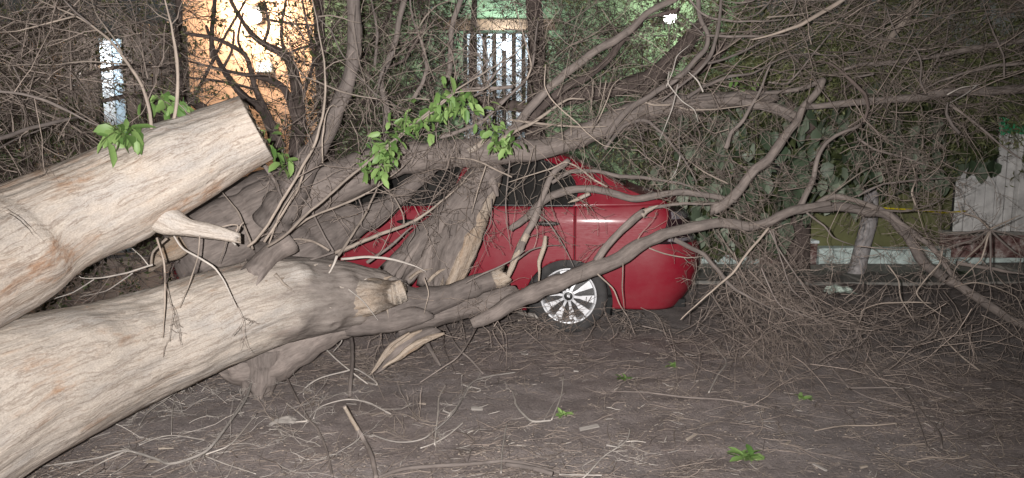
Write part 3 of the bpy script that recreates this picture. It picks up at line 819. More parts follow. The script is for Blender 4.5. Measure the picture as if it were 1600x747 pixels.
def big_trunk(name, pts, d, mat, S=110, K=300, seed=1, furrow=.02, knots=(), rag=0.0, endmat=None, bark=None):
    q = spline(pxt(pts, d), K)
    V, F, g, ti, ring = tubes(q[None, :, :3], q[None, :, 3], S, False)
    rr = np.repeat(q[:, 3], S); k = np.repeat(np.arange(K), S)
    ca = g[:, :2] / rr[:, None]
    L = g[:, 2]
    twist = 0.25 * L
    cx, cy = ca[:, 0] * np.cos(twist) - ca[:, 1] * np.sin(twist), ca[:, 0] * np.sin(twist) + ca[:, 1] * np.cos(twist)
    disp = .10 * fbm(np.c_[cx * .9, cy * .9, L * .9], seed, 3) * rr                       # overall lumps
    ridg = fbm(np.c_[cx * 7, cy * 7, L * 1.1], seed + 5, 4)
    disp += furrow * rr * (-np.abs(ridg) * 2.2 + .5)                                      # furrows along the grain
    disp += .012 * rr * fbm(np.c_[cx * 22, cy * 22, L * 4], seed + 9, 3)
    V = V + ring * disp[:, None]
    for (px, py, dd, rk, amp) in knots:
        c = P(px, py, dd); dist = np.linalg.norm(V - c, axis=1); t = np.clip(dist / rk, 0, 2)
        b = np.exp(-t * t * 2.2) * amp - np.exp(-((t - .0) / .35) ** 2) * amp * .65
        V = V + ring * b[:, None]
    if rag:
        m = np.clip((k - (K - 30)) / 30.0, 0, 1)
        V = V + ring * (m * rag * rr * fbm(np.c_[cx * 3, cy * 3, L * 6], seed + 2, 3))[:, None]
        tang = q[-1, :3] - q[-8, :3]; tang /= np.linalg.norm(tang)
        V = V + tang[None] * (m ** 3 * rag * rr * 1.3 * fbm(np.c_[cx * 4, cy * 4, L * 0], seed + 3, 3))[:, None]
    base = len(V); idx = np.arange(K * S).reshape(K, S)
    # end cap: rings to the centre
    caps = []; cV = []; cg = []
    for e in (0, K - 1):
        rv = V[idx[e]]; c = rv.mean(0); prev = idx[e]
        for f_ in (.75, .5, .25, .02):
            nv = c + (rv - c) * f_ + RNG.normal(0, .006, rv.shape)
            ids = base + np.arange(S); base += S
            cV.append(nv); cg.append(np.c_[(nv - c)[:, 0], (nv - c)[:, 2], (nv - c)[:, 1] * 1 + 5])
            qd = np.stack([prev, np.roll(prev, -1), np.roll(ids, -1), ids], 1)
            caps.append(qd if e else qd[:, ::-1]); prev = ids
    V = np.vstack([V] + cV); g = np.vstack([g] + cg); F = np.vstack([F] + caps)
    ns = K * S; nf_side = (K - 1) * S
    mi = np.r_[np.zeros(nf_side, int), np.ones(len(F) - nf_side, int)]
    o = add(mesh_np(name, V, F, [mat, endmat or mat], None, grain=g, tint=np.full(len(V), .5), mi=mi))
    if bark:
        bv = np.interp(k / (K - 1), [0, bark[0], bark[1], 1], [0, 0, 1, 1]); bv = np.r_[bv, np.ones(len(V) - len(bv))]
        at = o.data.attributes.new('bark', 'FLOAT', 'POINT'); at.data.foreach_set('value', bv.astype(np.float32))
    return o

big_trunk('trunk', [(-330, 690, 330), (-160, 694, 290), (10, 620, 238), (205, 548, 172), (400, 476, 140), (500, 462, 116), (570, 463, 90), (628, 470, 56)],
          [2.2, 2.5, 2.85, 3.4, 4.0, 4.35, 4.55, 4.7], M['trunk'], seed=3, bark=(.42, .95), furrow=.045, rag=.6, endmat=M['brownwood'],
          knots=[(362, 518, 3.75, .085, .05), (377, 538, 3.8, .06, .05), (425, 420, 3.95, .12, .03), (520, 505, 4.2, .1, .04), (470, 430, 4.05, .09, .05), (540, 440, 4.3, .08, .05), (455, 500, 4.0, .10, .05), (560, 490, 4.4, .07, .05), (300, 560, 3.5, .12, .03), (150, 500, 3.0, .16, .03), (60, 620, 2.8, .15, -.03), (250, 480, 3.4, .13, -.03)])
sl = big_trunk('trunk', [(-330, 640, 320), (-150, 480, 225), (0, 399, 195), (72, 357, 166), (150, 321, 150), (262, 266, 138), (345, 226, 116), (401, 200, 104)],
          [2.2, 2.45, 2.8, 2.95, 3.1, 3.28, 3.40, 3.44], M['limbwood'], seed=12, furrow=.040, rag=.0, endmat=M['splint'],
          knots=[(255, 215, 3.15, .10, .03), (60, 400, 2.75, .13, .03), (215, 370, 3.2, .1, .03)])
sl['label'] = 'upper sawn limb pointing up to the right'

def limb(pts, d, mat='bark', S=18, K=None, gn=.10, name='limb', end=None, fur=.05, label=None):
    q = pxt(pts, d); q = np.array(q)
    Lg = np.linalg.norm(np.diff(q[:, :3], axis=0), axis=1).sum()
    K = K or int(np.clip(Lg / .022, 14, 160))
    q = spline(q, K); q[:, 3] = np.maximum(q[:, 3], .0012)
    rm = q[:, 3].mean()
    if S <= 10:                                                        # thin wood runs straight between kinks
        src = np.array(pxt(pts, d)); ls = np.r_[0, np.cumsum(np.linalg.norm(np.diff(src[:, :3], axis=0), axis=1))]
        lin = np.stack([np.interp(np.linspace(0, ls[-1], K), ls, src[:, c]) for c in range(3)], 1)
        q[:, :3] = .45 * q[:, :3] + .55 * lin
    jit = np.stack([fbm(np.c_[np.arange(K) * .16, np.full(K, random.random() * 90), np.full(K, 3.1)], 7 + j, 3) for j in range(3)], 1)
    q[:, :3] += jit * min(rm * (.7 if S > 10 else 1.1), .012)
    if S <= 10 and K > 12:
        if q[0, 3] < q[-1, 3]: q[:, 3] *= np.interp(np.arange(K), [0, K * .5, K - 1], [.45, 1, 1])
        else: q[:, 3] *= np.interp(np.arange(K), [0, K * .5, K - 1], [1, 1, .45])
    if S >= 10:                                                        # nodes and bark swellings
        q[:, 3] *= 1 + .10 * vnoise(np.c_[np.arange(K) * .31, np.full(K, random.random() * 99), np.zeros(K)], 3)
    V, F, g, ti, ring = tubes(q[None, :, :3], q[None, :, 3], S, True)
    rr = np.repeat(q[:, 3], S); sd_ = random.randrange(9999)
    ca = g[:, :2] / rr[:, None]
    disp = gn * rr * fbm(np.c_[ca * 1.1, g[:, 2] / (rm * 5 + .01)], sd_, 3)
    if S >= 14: disp += fur * rr * (-np.abs(fbm(np.c_[ca * 5, g[:, 2] * 2.5], sd_ + 3, 3)) * 2 + .4)
    V = V + ring * disp[:, None]
    if S >= 12:
        tn = q[-1, :3] - q[-4, :3]; tn /= np.linalg.norm(tn) + 1e-9
        for j, amt in ((1, 1.5), (2, .8), (3, .3)):
            sl_ = slice((K - j) * S, (K - j + 1) * S)
            V[sl_] += tn[None] * (amt * (.35 if end else 1.0) * q[-1, 3] * (fbm(np.c_[ca[sl_] * 2.2, np.full(S, sd_ * .37)], sd_, 3) * 1.6 + .2))[:, None]
    mats = [M[mat]]
    mi = np.zeros(len(F), int)
    if end:
        mats.append(M[end]); mi[(K - 1) * S:] = 1
    o = add(mesh_np(name, V, F, mats, None, grain=g, tint=np.full(len(V), random.random()), mi=mi))
    if label: o['label'] = label
    return o, q
limb([(232, 425, 4), (250, 402, 26), (275, 388, 34), (305, 372, 30), (330, 360, 14)], 4.5, 'brownwood', S=20, gn=.4, fur=.3)
# great limbs of the crown that came down on the car
limb([(300, 392, 105), (350, 368, 112), (430, 328, 100), (520, 288, 74), (600, 256, 52), (680, 243, 44), (760, 239, 40), (850, 232, 36), (905, 214, 35), (960, 190, 35), (1010, 170, 33), (1100, 160, 28), (1200, 152, 22)], [4.6, 4.65, 4.7, 4.75, 4.8, 4.8, 4.8, 4.8, 4.85, 4.9, 5.0, 5.1, 5.3], S=40, gn=.14)
limb([(410, 420, 90), (470, 392, 92), (530, 355, 70), (588, 334, 38), (632, 300, 27), (662, 270, 25), (682, 250, 22)], [4.6, 4.7, 4.85, 4.95, 5.0, 4.95, 4.9], S=30, gn=.14)
limb([(330, 420, 100), (300, 350, 90), (330, 330, 80), (420, 300, 70), (480, 285, 50)], 4.75, S=26, gn=.2)
limb([(425, 350, 64), (455, 300, 52), (480, 252, 40), (497, 228, 33), (517, 190, 27), (533, 157, 24), (545, 124, 22), (552, 84, 22), (554, 40, 22), (551, -10, 21), (545, -60, 20)], [4.5, 4.4, 4.35, 4.3, 4.3, 4.3, 4.3, 4.3, 4.3, 4.3, 4.3], S=28)
# splintered standing pieces against the front doors
limb([(775, 252, 46), (745, 282, 46), (722, 312, 48), (672, 370, 46), (612, 428, 40)], 4.95, S=24, gn=.25, fur=.14)
limb([(768, 262, 42), (742, 320, 48), (712, 385, 58), (690, 445, 50)], [5.0, 4.95, 4.9, 4.85], S=24, gn=.3, fur=.18)
limb([(775, 285, 14), (760, 320, 20), (740, 365, 30), (722, 405, 32), (706, 442, 30)], [4.98, 4.92, 4.86, 4.82, 4.8], 'brownwood', S=20, gn=.3, fur=.3, label='torn strip of pale yellow wood')
for (pts, d) in [([(700, 330, 4), (672, 392, 20), (660, 440, 16)], 4.85), ([(690, 360, 3), (664, 405, 12), (640, 438, 14)], 4.84), ([(705, 345, 4), (700, 395, 16), (690, 440, 14)], 4.82), ([(660, 370, 3), (640, 402, 11), (622, 434, 12)], 4.86), ([(760, 255, 20), (770, 285, 16), (776, 305, 5)], 4.9), ([(716, 330, 3), (708, 362, 12), (699, 405, 8)], 4.8)]:
    limb(pts, d, 'bark', S=12, gn=.35, name='splinter')
for (pts, d) in [([(640, 436, 10), (655, 424, 8), (676, 420, 3)], 4.75), ([(668, 440, 10), (685, 425, 9), (700, 418, 4)], 4.75), ([(560, 420, 12), (585, 428, 9), (604, 430, 3)], 4.6), ([(520, 412, 14), (548, 430, 11), (566, 432, 4)], 4.45), ([(430, 430, 10), (452, 450, 7), (460, 458, 3)], 3.85)]:
    limb([(x, y, w_ * .6) for x, y, w_ in pts], d, 'brownwood', S=10, gn=.4, name='splinter')
for k in range(26):
    cx_, cy_ = random.uniform(405, 640), 0
    cy_ = np.interp(cx_, [405, 500, 570, 640], [430, 432, 440, 455]) + random.uniform(-18, 46)
    L_ = random.uniform(14, 42); a_ = random.gauss(-.1, .35); dd0 = np.interp(cx_, [405, 500, 570, 640], [3.80, 4.14, 4.38, 4.62]) + abs(cy_ - 462) * .0016
    limb([(cx_ - L_ * .5, cy_ - a_ * L_ * .5, 3), (cx_, cy_, random.uniform(5, 12)), (cx_ + L_ * .5, cy_ + a_ * L_ * .5, 2)], [dd0 + .02, dd0, dd0 - .01 - random.random() * .04], random.choice(['bark', 'brownwood', 'trunk', 'bark']), S=8, K=14, gn=.5, fur=.2, name='splinter')
# broken logs around the trunk's end
limb([(430, 480, 90), (500, 474, 84), (550, 468, 66), (590, 462, 48), (610, 459, 37), (622, 458, 33)], [4.2, 4.33, 4.38, 4.36, 4.26, 4.14], 'brownwood', S=40, gn=.22, fur=.2, end='splint', label='stubby brown log with pale round sawn end')
limb([(600, 482, 62), (660, 472, 48), (700, 462, 38), (745, 446, 34), (789, 431, 29)], [4.5, 4.6, 4.65, 4.7, 4.72], 'bark', S=24, end='splint', label='grey limb broken off with pale end')
limb([(772, 437, 26), (779, 434, 31), (788, 431, 30)], [4.69, 4.69, 4.69], 'splint', S=16, name='splinter')
limb([(620, 495, 60), (690, 484, 46), (750, 475, 38), (800, 462, 34)], [4.65, 4.7, 4.75, 4.8], S=22, gn=.25)
limb([(560, 498, 34), (520, 512, 46), (470, 538, 58), (420, 562, 74), (372, 572, 58), (350, 566, 34)], [4.5, 4.45, 4.4, 4.35, 4.32, 4.3], S=28, gn=.2)
limb([(410, 545, 66), (408, 580, 56), (404, 610, 40)], [4.3, 4.3, 4.3], S=22, gn=.35, fur=.15)
limb([(500, 512, 30), (560, 507, 36), (615, 500, 38), (655, 494, 26), (676, 492, 8)], 4.45, S=18, gn=.25)
limb([(690, 518, 4), (672, 520, 20), (645, 534, 24), (612, 560, 15), (588, 582, 4)], [4.55, 4.5, 4.45, 4.4, 4.38], 'bark', S=18, gn=.45, fur=.4, name='splinter')
limb([(694, 522, 3), (668, 530, 10), (640, 548, 10), (608, 570, 3)], [4.45, 4.43, 4.40, 4.36], 'brownwood', S=12, gn=.5, fur=.4, name='splinter')
limb([(660, 516, 3), (640, 526, 9), (612, 548, 8), (590, 572, 2)], [4.46, 4.43, 4.40, 4.38], 'brownwood', S=12, gn=.5, fur=.4, name='splinter')
limb([(675, 528, 3), (655, 534, 8), (630, 552, 9), (600, 574, 3)], [4.42, 4.4, 4.37, 4.33], 'splint', S=12, gn=.45, fur=.3, name='splinter')
limb([(640, 520, 5), (612, 540, 10), (592, 566, 7), (578, 584, 2)], [4.45, 4.42, 4.38, 4.36], 'brownwood', S=12, gn=.5, fur=.3, name='splinter')
limb([(455, 375, 40), (432, 392, 38), (412, 408, 36), (395, 425, 42)], [4.05, 4.0, 3.92, 3.85], 'bark', S=20, gn=.12)
# pale stub of the sawn limb
limb([(190, 325, 60), (225, 334, 56), (258, 343, 46), (285, 352, 32), (312, 359, 24), (345, 366, 19), (372, 372, 15)], [3.2, 3.2, 3.2, 3.2, 3.22, 3.27, 3.3], 'trunk', S=28, end='splint')

# ------------------------------------------------------------------ branches of the fallen crown
# each row: tile, depth(s), widths (start, mid..., end), [points], bark, twigs per metre
S3 = 2.9875
TILES = {'A': (0, 0), 'B': (400, 0), 'C': (800, 0), 'D': (1200, 0), 'E': (0, 250), 'F': (400, 250), 'G': (800, 250), 'H': (1200, 250), 'I': (0, 497), 'J': (400, 497), 'K': (800, 497), 'L': (1200, 497)}
WSC = .90
def topx(tile, pts, wd, sc=S3):
    ox, oy = TILES[tile]; n = len(pts)
    wv = np.interp(np.linspace(0, 1, n), np.linspace(0, 1, len(wd)), wd) * WSC
    if WSC > .8: wv = wv * np.interp(max(wd), [12, 40, 70], [.90, .92, 1.0])
    return [(ox + x / sc, oy + y / sc, w_ / sc) for (x, y), w_ in zip(pts, wv)]
BR = [
 # shoots rising from the sawn limb
 ('A', (3.0, 3.12), (14, 16, 20), [(180,0),(340,70),(420,110),(510,180),(570,260),(620,330),(665,410),(690,490),(708,604)], 'tanbark', 4),
 ('A', (3.0, 3.0), (5, 11), [(425,-40),(430,10),(450,70),(500,140),(545,200),(568,252)], 'tanbark', 3),
 ('A', (2.9, 3.0), (8, 12), [(270,-30),(300,0),(355,60),(425,115)], 'bark', 3),
 ('A', (3.1, 3.25), (15, 18, 20), [(760,-40),(770,0),(800,110),(820,230),(828,330),(825,470),(808,570)], 'tanbark', 3),
 ('A', (2.8, 3.0), (6, 12), [(-20,148),(80,145),(200,115),(290,90),(352,74)], 'tanbark', 4),
 ('A', (2.8, 3.05), (5, 11), [(-20,310),(150,300),(250,305),(330,292),(420,285),(520,295),(592,303)], 'tanbark', 4),
 ('A', (2.7, 3.05), (14, 17, 10), [(-40,424),(90,438),(200,465),(300,510),(400,560),(520,612)], 'bark', 5),
 ('A', 3.0, (4, 7), [(80,262),(130,290),(192,305)], 'twig', 0),
 ('A', 3.2, (7, 5), [(300,310),(350,360),(400,430),(428,490),(430,545)], 'twig', 2),
 ('A', 3.1, (6, 7), [(210,400),(300,480),(400,545),(480,595)], 'twig', 2),
 ('A', 3.2, (3, 7), [(640,15),(690,22),(740,70),(795,95)], 'tanbark', 0),
 ('A', (2.7, 3.2), (24, 18), [(-30,655),(150,600),(320,555),(420,545)], 'bark', 3),
 ('A', (2.8, 3.2), (12, 8), [(-30,705),(100,640),(300,560)], 'bark', 2),
 ('A', 3.1, (9, 6), [(60,310),(90,370),(98,440)], 'bark', 1),
 ('A', 3.2, (6, 5), [(215,385),(250,340),(303,310)], 'twig', 0),
 # tile B: stems standing behind and above the logs
 ('B', (3.7, 3.7), (11, 15, 16), [(250,-40),(262,0),(285,90),(305,200),(322,300),(325,420),(310,550),(280,660),(235,747),(190,830),(60,1040),(0,1120),(-40,1150)], 'tanbark', 2),
 ('B', 3.75, (11, 9, 6), [(288,80),(350,72),(410,85),(440,98),(490,106)], 'tanbark', 1),
 ('B', 3.8, (8, 6), [(290,85),(350,140),(380,210),(410,265),(470,320),(555,385)], 'bark', 2),
 ('B', 3.7, (6, 11, 8), [(70,342),(140,350),(250,365),(330,400),(400,430),(480,450),(565,463)], 'tanbark', 1),
 ('B', (4.9, 4.9), (30, 36, 32), [(695,-40),(690,0),(660,120),(645,220),(610,300),(585,370),(605,480),(605,600),(590,680)], 'bark', 2),
 ('B', 5.1, (14, 18), [(530,-30),(540,0),(560,110),(565,220),(556,310)], 'bark', 2),
 ('B', 5.0, (18, 24), [(715,-20),(720,20),(750,130),(790,240),(800,320),(775,390),(730,470)], 'bark', 3),
 ('B', 5.1, (24, 20), [(790,110),(770,150),(700,270),(650,300),(600,322)], 'darkbark', 2),
 ('B', 5.0, (26, 34), [(970,-40),(960,0),(920,110),(905,220),(900,310),(880,400)], 'bark', 3),
 ('B', 4.5, (8, 11), [(925,-10),(910,2),(840,30),(790,80),(757,135)], 'tanbark', 1),
 ('B', 3.6, (13, 17, 16), [(1250,210),(1195,262),(1000,378),(930,425),(850,490),(720,590),(640,660),(530,745),(420,840),(250,990),(120,1110),(50,1150)], 'tanbark', 0),
 ('B', 3.62, (8, 12, 10), [(1180,330),(1060,420),(930,432),(830,520),(720,600),(560,742)], 'tanbark', 2),
 ('B', 3.9, (8, 10), [(1195,160),(1120,230),(1050,330),(960,410),(900,440)], 'bark', 3),
 ('B', 4.1, (12, 16), [(1230,230),(1195,270),(1110,350),(1060,420),(1000,460)], 'bark', 3),
 ('B', (4.3, 4.2), (22, 22, 16), [(1198,405),(1140,414),(1060,415),(1000,412),(940,420)], 'bark', 0),
 ('B', 3.9, (6, 8), [(640,472),(740,460),(812,466)], 'tanbark', 0),
 ('B', 4.2, (7, 8), [(850,700),(840,610),(862,535)], 'bark', 1),
 ('B', 3.8, (10, 8), [(312,760),(308,650),(325,540),(352,488),(380,500)], 'tanbark', 1),
 ('B', 4.6, (40, 34), [(990,705),(1030,685),(1075,655)], 'splint', 0),
 ('B', 4.4, (26, 18, 10), [(860,640),(960,610),(1060,570),(1130,500),(1195,440)], 'bark', 2),
 ('B', 4.0, (7, 6, 4), [(440,330),(500,380),(560,440),(640,480),(700,560)], 'bark', 3),
 ('B', 4.1, (6, 5, 4), [(420,260),(470,340),(540,420),(590,500),(600,620)], 'bark', 2),
 ('B', 4.1, (7, 5, 4), [(600,310),(570,400),(560,470),(580,560)], 'bark', 2),
 # tile C
 ('C', (4.9, 4.5, 4.5), (30, 44, 46, 50), [(850,-60),(760,0),(650,50),(560,130),(480,190),(390,240),(290,310),(200,390),(120,470),(50,550),(-20,625),(-80,690)], 'bark', 2),
 ('C', 5.2, (34, 50), [(600,100),(520,180),(440,290),(360,350),(200,450),(100,540),(0,640)], 'darkbark', 2),
 ('C', (4.3, 4.6), (24, 28, 32, 36), [(860,-40),(870,0),(880,80),(910,160),(900,230),(850,290),(790,350),(720,400),(640,450),(560,500),(500,560),(440,640)], 'bark', 3),
 ('C', 4.3, (16, 14), [(905,170),(1050,172),(1195,172),(1300,160)], 'bark', 3),
 ('C', 4.4, (12, 16), [(1250,150),(1195,180),(1100,230),(1000,270),(915,292)], 'bark', 3),
 ('C', 4.2, (18, 22, 18), [(985,-40),(975,0),(970,100),(945,200),(920,270),(870,330),(800,390),(700,470)], 'bark', 3),
 ('C', 4.3, (14, 14), [(820,-30),(830,0),(870,50),(930,85),(1050,100),(1195,95),(1260,88)], 'bark', 2),
 ('C', 4.3, (12, 9), [(1150,-20),(1120,5),(1060,15),(980,5)], 'bark', 1),
 ('C', 4.3, (14, 10), [(1250,-60),(1195,20),(1140,70),(1060,90)], 'bark', 1),
 ('C', 4.5, (9, 11), [(770,60),(840,110),(895,165)], 'bark', 1),
 ('C', 5.2, (28, 16), [(780,40),(750,55),(660,75),(590,105)], 'darkbark', 1),
 ('C', 4.3, (18, 20, 22), [(336,466),(270,462),(220,490),(160,530),(100,570),(0,622),(-60,660)], 'tanbark', 0),
 ('C', 4.4, (13, 14), [(445,592),(330,595),(200,585),(90,572),(-10,562)], 'tanbark', 1),
 ('C', 4.0, (6, 8, 6), [(158,300),(150,400),(180,460),(240,520),(300,570),(350,620),(430,680),(525,696)], 'tanbark', 1),
 ('C', 4.2, (7, 11), [(0,-20),(40,120),(75,240),(92,310),(70,370)], 'tanbark', 1),
 ('C', 4.4, (14, 18), [(125,100),(110,180),(95,300),(60,380),(-10,450),(-60,490)], 'bark', 2),
 ('C', (5.0, 5.1), (50, 60, 44), [(420,640),(500,600),(620,540),(740,500),(850,470),(1000,465),(1100,480),(1230,500),(1330,540)], 'bark', 2),
 ('C', 5.0, (22, 26), [(1250,428),(1195,430),(1050,440),(900,460),(800,472)], 'bark', 2),
 ('C', 4.6, (18, 23), [(1210,300),(1195,330),(1150,440),(1080,560),(1020,620),(993,695)], 'bark', 2),
 ('C', 4.6, (20, 16), [(430,700),(520,590),(590,560),(640,570),(700,620),(760,690),(800,747),(860,850)], 'bark', 2),
 ('C', 4.2, (8, 6), [(772,395),(750,500),(688,655)], 'palebark', 0),
 ('C', 4.4, (7, 5), [(380,370),(370,480),(360,565)], 'tanbark', 0),
 ('C', 4.4, (6, 6), [(440,375),(420,470),(403,535)], 'tanbark', 0),
 ('C', 4.4, (6, 7), [(515,358),(470,400),(440,480),(398,572)], 'tanbark', 0),
 ('C', 4.4, (5, 6), [(415,335),(412,400),(405,450)], 'tanbark', 0),
 ('C', 4.5, (8, 7), [(570,565),(600,630),(628,760)], 'bark', 1),
 ('C', 4.4, (8, 7), [(792,530),(780,650),(786,760)], 'bark', 1),
 ('C', 4.1, (8, 11), [(826,335),(870,380),(892,432)], 'palebark', 0),
 ('C', 4.1, (9, 6), [(735,335),(730,390),(790,470),(850,510),(870,570)], 'palebark', 2),
 ('C', 4.1, (6, 7), [(832,208),(770,260),(750,330),(720,405)], 'palebark', 1),
 ('C', 4.4, (4, 5), [(272,470),(277,632)], 'tanbark', 0),
 ('C', (5.9, 5.6), (70, 95, 80), [(900,90),(830,180),(760,260),(650,360),(500,410),(330,440),(200,470)], 'darkbark', 1),
 ('C', 5.6, (60, 50), [(1000,200),(900,300),(760,400),(640,440)], 'darkbark', 1),
 ('C', 4.6, (12, 8), [(600,470),(660,490),(740,490),(820,512),(960,510),(1110,490),(1195,440)], 'tanbark', 1),
 ('C', 4.7, (24, 16), [(820,460),(900,400),(1010,360),(1120,345),(1195,310)], 'bark', 2),
 # tile D
 ('D', (3.9, 4.2), (24, 22, 18), [(400,-50),(350,0),(250,60),(150,120),(60,150),(-10,170),(-80,180)], 'tanbark', 1),
 ('D', 4.1, (7, 10), [(260,46),(240,50),(120,70),(-5,80)], 'tanbark', 1),
 ('D', 4.1, (10, 9), [(140,-30),(130,0),(120,40),(20,150)], 'bark', 1),
 ('D', 5.2, (34, 42, 20), [(700,-10),(690,15),(640,90),(600,140),(560,190),(528,225)], 'tanbark', 1),
 ('D', 5.2, (20, 22), [(705,90),(640,105),(590,160),(530,232)], 'tanbark', 1),
 ('D', 5.2, (32, 26, 18), [(1260,170),(1195,190),(1050,210),(900,235),(760,265),(600,285),(450,300),(355,322)], 'bark', 3),
 ('D', 4.7, (22, 15), [(1260,280),(1195,290),(1050,310),(920,340),(800,380),(735,412)], 'bark', 2),
 ('D', 4.9, (50, 46, 40, 34), [(1280,410),(1195,415),(1050,425),(880,430),(740,445),(600,460),(450,475),(300,490),(165,496)], 'bark', 3),
 ('D', 4.5, (8, 11), [(990,-30),(1000,0),(1030,100),(1070,190),(1100,260),(1106,365)], 'bark', 1),
 ('D', 4.4, (10, 22, 16), [(190,283),(270,290),(330,325),(400,385),(450,440),(465,500),(440,572)], 'darkbark', 1),
 ('D', 4.5, (8, 15), [(400,362),(445,352),(492,345)], 'bark', 0),
 ('D', 4.5, (8, 11), [(420,110),(470,175),(560,190),(600,200),(680,220),(715,290),(710,380),(742,442)], 'bark', 2),
 ('D', 4.5, (8, 8), [(555,40),(580,120),(622,192)], 'bark', 0),
 ('D', 4.3, (18, 20), [(838,475),(830,530),(860,590),(892,626)], 'bark', 0),
 ('D', 4.5, (14, 14), [(845,485),(960,570),(1090,680),(1180,740)], 'bark', 2),
 ('D', 4.4, (5, 9), [(1000,393),(900,410),(838,442)], 'palebark', 0),
 ('D', 4.4, (10, 7), [(978,398),(920,440),(845,482)], 'palebark', 0),
 ('D', (4.9, 4.7), (34, 48, 54), [(260,370),(220,440),(170,500),(140,560),(90,620),(50,680),(0,745),(-70,800),(-130,885),(-200,950),(-245,975)], 'bark', 2),
 ('D', 4.9, (16, 24), [(-40,505),(0,515),(60,530),(110,562)], 'bark', 1),
 ('D', 5.0, (24, 28), [(-60,436),(0,430),(120,420),(200,400),(262,368)], 'bark', 2),
 ('D', (4.8, 4.7), (16, 22, 40), [(440,570),(400,600),(310,640),(260,680),(230,747),(205,850),(160,950),(145,975)], 'bark', 1),
 ('D', 4.7, (14, 10), [(415,645),(500,700),(680,750),(820,800)], 'bark', 2),
 ('D', 4.8, (8, 6), [(500,310),(560,300),(700,330),(900,345)], 'bark', 1),
 ('D', 4.7, (6, 6), [(425,598),(560,640),(825,622)], 'tanbark', 0),
 ('D', 4.6, (7, 6), [(345,250),(430,240),(520,190),(560,50)], 'bark', 1),
 ('D', 4.8, (10, 7), [(0,300),(90,260),(200,250),(330,260),(420,220)], 'bark', 2),
 ('D', 5.0, (12, 8), [(0,385),(90,390),(150,330),(230,230),(330,110),(400,-10)], 'bark', 4),
 ('D', 5.0, (12, 8), [(430,140),(460,60),(490,-20)], 'bark', 3),
 ('D', 4.9, (9, 6), [(700,430),(760,330),(830,200),(850,60),(900,-20)], 'bark', 4),
 # tile E: twigs hanging over the trunk
 ('E', 3.2, (12, 13, 9), [(812,355),(850,410),(930,455),(1000,500),(1050,570),(1105,690)], 'palebark', 1),
 ('E', 3.2, (9, 7), [(930,350),(925,450),(890,560),(838,690)], 'tanbark', 0),
 ('E', 3.1, (12, 9), [(732,365),(765,470),(770,560),(764,760),(760,830)], 'tanbark', 1),
 ('E', 3.9, (10, 15), [(1035,150),(1110,240),(1140,310),(1178,420)], 'tanbark', 1),
 ('E', 3.6, (16, 12), [(775,365),(710,430),(706,495)], 'tanbark', 0),
 ('E', 3.6, (6, 12), [(330,500),(380,550),(470,550),(600,525),(712,488)], 'palebark', 2),
 ('E', 3.6, (4, 8), [(160,700),(220,660),(340,620),(440,556)], 'palebark', 1),
 ('E', 3.6, (4, 8), [(370,640),(500,610),(620,528)], 'palebark', 1),
 ('E', 3.6, (4, 6), [(585,385),(660,450),(692,492)], 'palebark', 1),
 ('E', 3.85, (10, 5), [(1165,590),(980,590),(910,620),(868,695)], 'palebark', 1),
 ('E', 3.6, (7, 5), [(1062,365),(1020,485)], 'tanbark', 0),
 ('E', 3.32, (8, 9, 14), [(1005,322),(1080,300),(1112,305),(1098,345)], 'tanbark', 0),
 ('E', 3.33, (12, 8), [(1095,348),(1132,296),(1140,292)], 'tanbark', 0),
 ('E', 3.33, (12, 13), [(1060,362),(1085,380),(1103,397)], 'palebark', 0),
 # tile F: knot of twigs in front of the car
 ('F', (4.35, 4.5), (24, 18, 8), [(372,432),(500,382),(650,322),(760,272),(870,190),(965,105),(1020,40)], 'tanbark', 5),
 ('F', 4.3, (16, 12, 12), [(385,445),(450,350),(520,230),(570,120),(612,0),(640,-60)], 'tanbark', 2),
 ('F', 4.3, (14, 15, 8), [(395,462),(520,452),(640,465),(740,495),(795,523)], 'palebark', 1),
 ('F', 4.2, (16, 8), [(380,448),(350,520),(220,642)], 'palebark', 1),
 ('F', 4.25, (14, 12, 8), [(362,432),(310,340),(260,240),(200,160),(148,130)], 'bark', 2),
 ('F', 4.2, (14, 9), [(362,432),(260,465),(150,490),(15,512)], 'bark', 2),
 ('F', 4.2, (12, 15, 13), [(60,402),(180,371),(260,380),(342,424)], 'tanbark', 2),
 ('F', (3.95, 3.9), (16, 14, 11), [(42,385),(130,240),(200,130),(242,0),(280,-80)], 'tanbark', 2),
 ('F', (4.0, 4.2), (16, 12, 9), [(58,400),(250,270),(450,190),(560,130),(650,60),(720,0)], 'tanbark', 3),
 ('F', 3.95, (9, 7), [(60,390),(110,250),(180,140),(260,60)], 'tanbark', 2),
 ('F', 4.0, (22, 18), [(35,20),(90,100),(125,195)], 'bark', 0),
 ('F', 4.3, (7, 9), [(560,130),(640,170),(685,250),(692,300)], 'tanbark', 1),
 ('F', 4.3, (7, 6, 4), [(480,180),(500,240),(490,310),(560,340)], 'bark', 2),
 ('F', 4.4, (6, 4), [(760,330),(730,280),(740,340),(700,410),(730,480)], 'bark', 1),
 ('F', 4.4, (7, 5, 4), [(790,258),(880,262),(960,310),(1010,350),(1090,385)], 'bark', 3),
 ('F', 4.3, (8, 6), [(1075,20),(1040,130),(1005,250)], 'tanbark', 1),
 ('F', 4.4, (7, 5), [(1100,180),(1095,300),(1060,360),(1085,450)], 'bark', 3),
 ('F', 4.4, (8, 6), [(1185,0),(1165,200),(1175,330),(1190,420)], 'bark', 1),
 ('F', 4.5, (20, 16), [(520,480),(620,410),(730,310)], 'bark', 0),
 ('F', 4.4, (12, 9), [(980,575),(1060,530),(1195,470),(1260,420)], 'bark', 0),
 ('F', 4.3, (8, 6), [(785,550),(805,620),(785,720)], 'tanbark', 0),
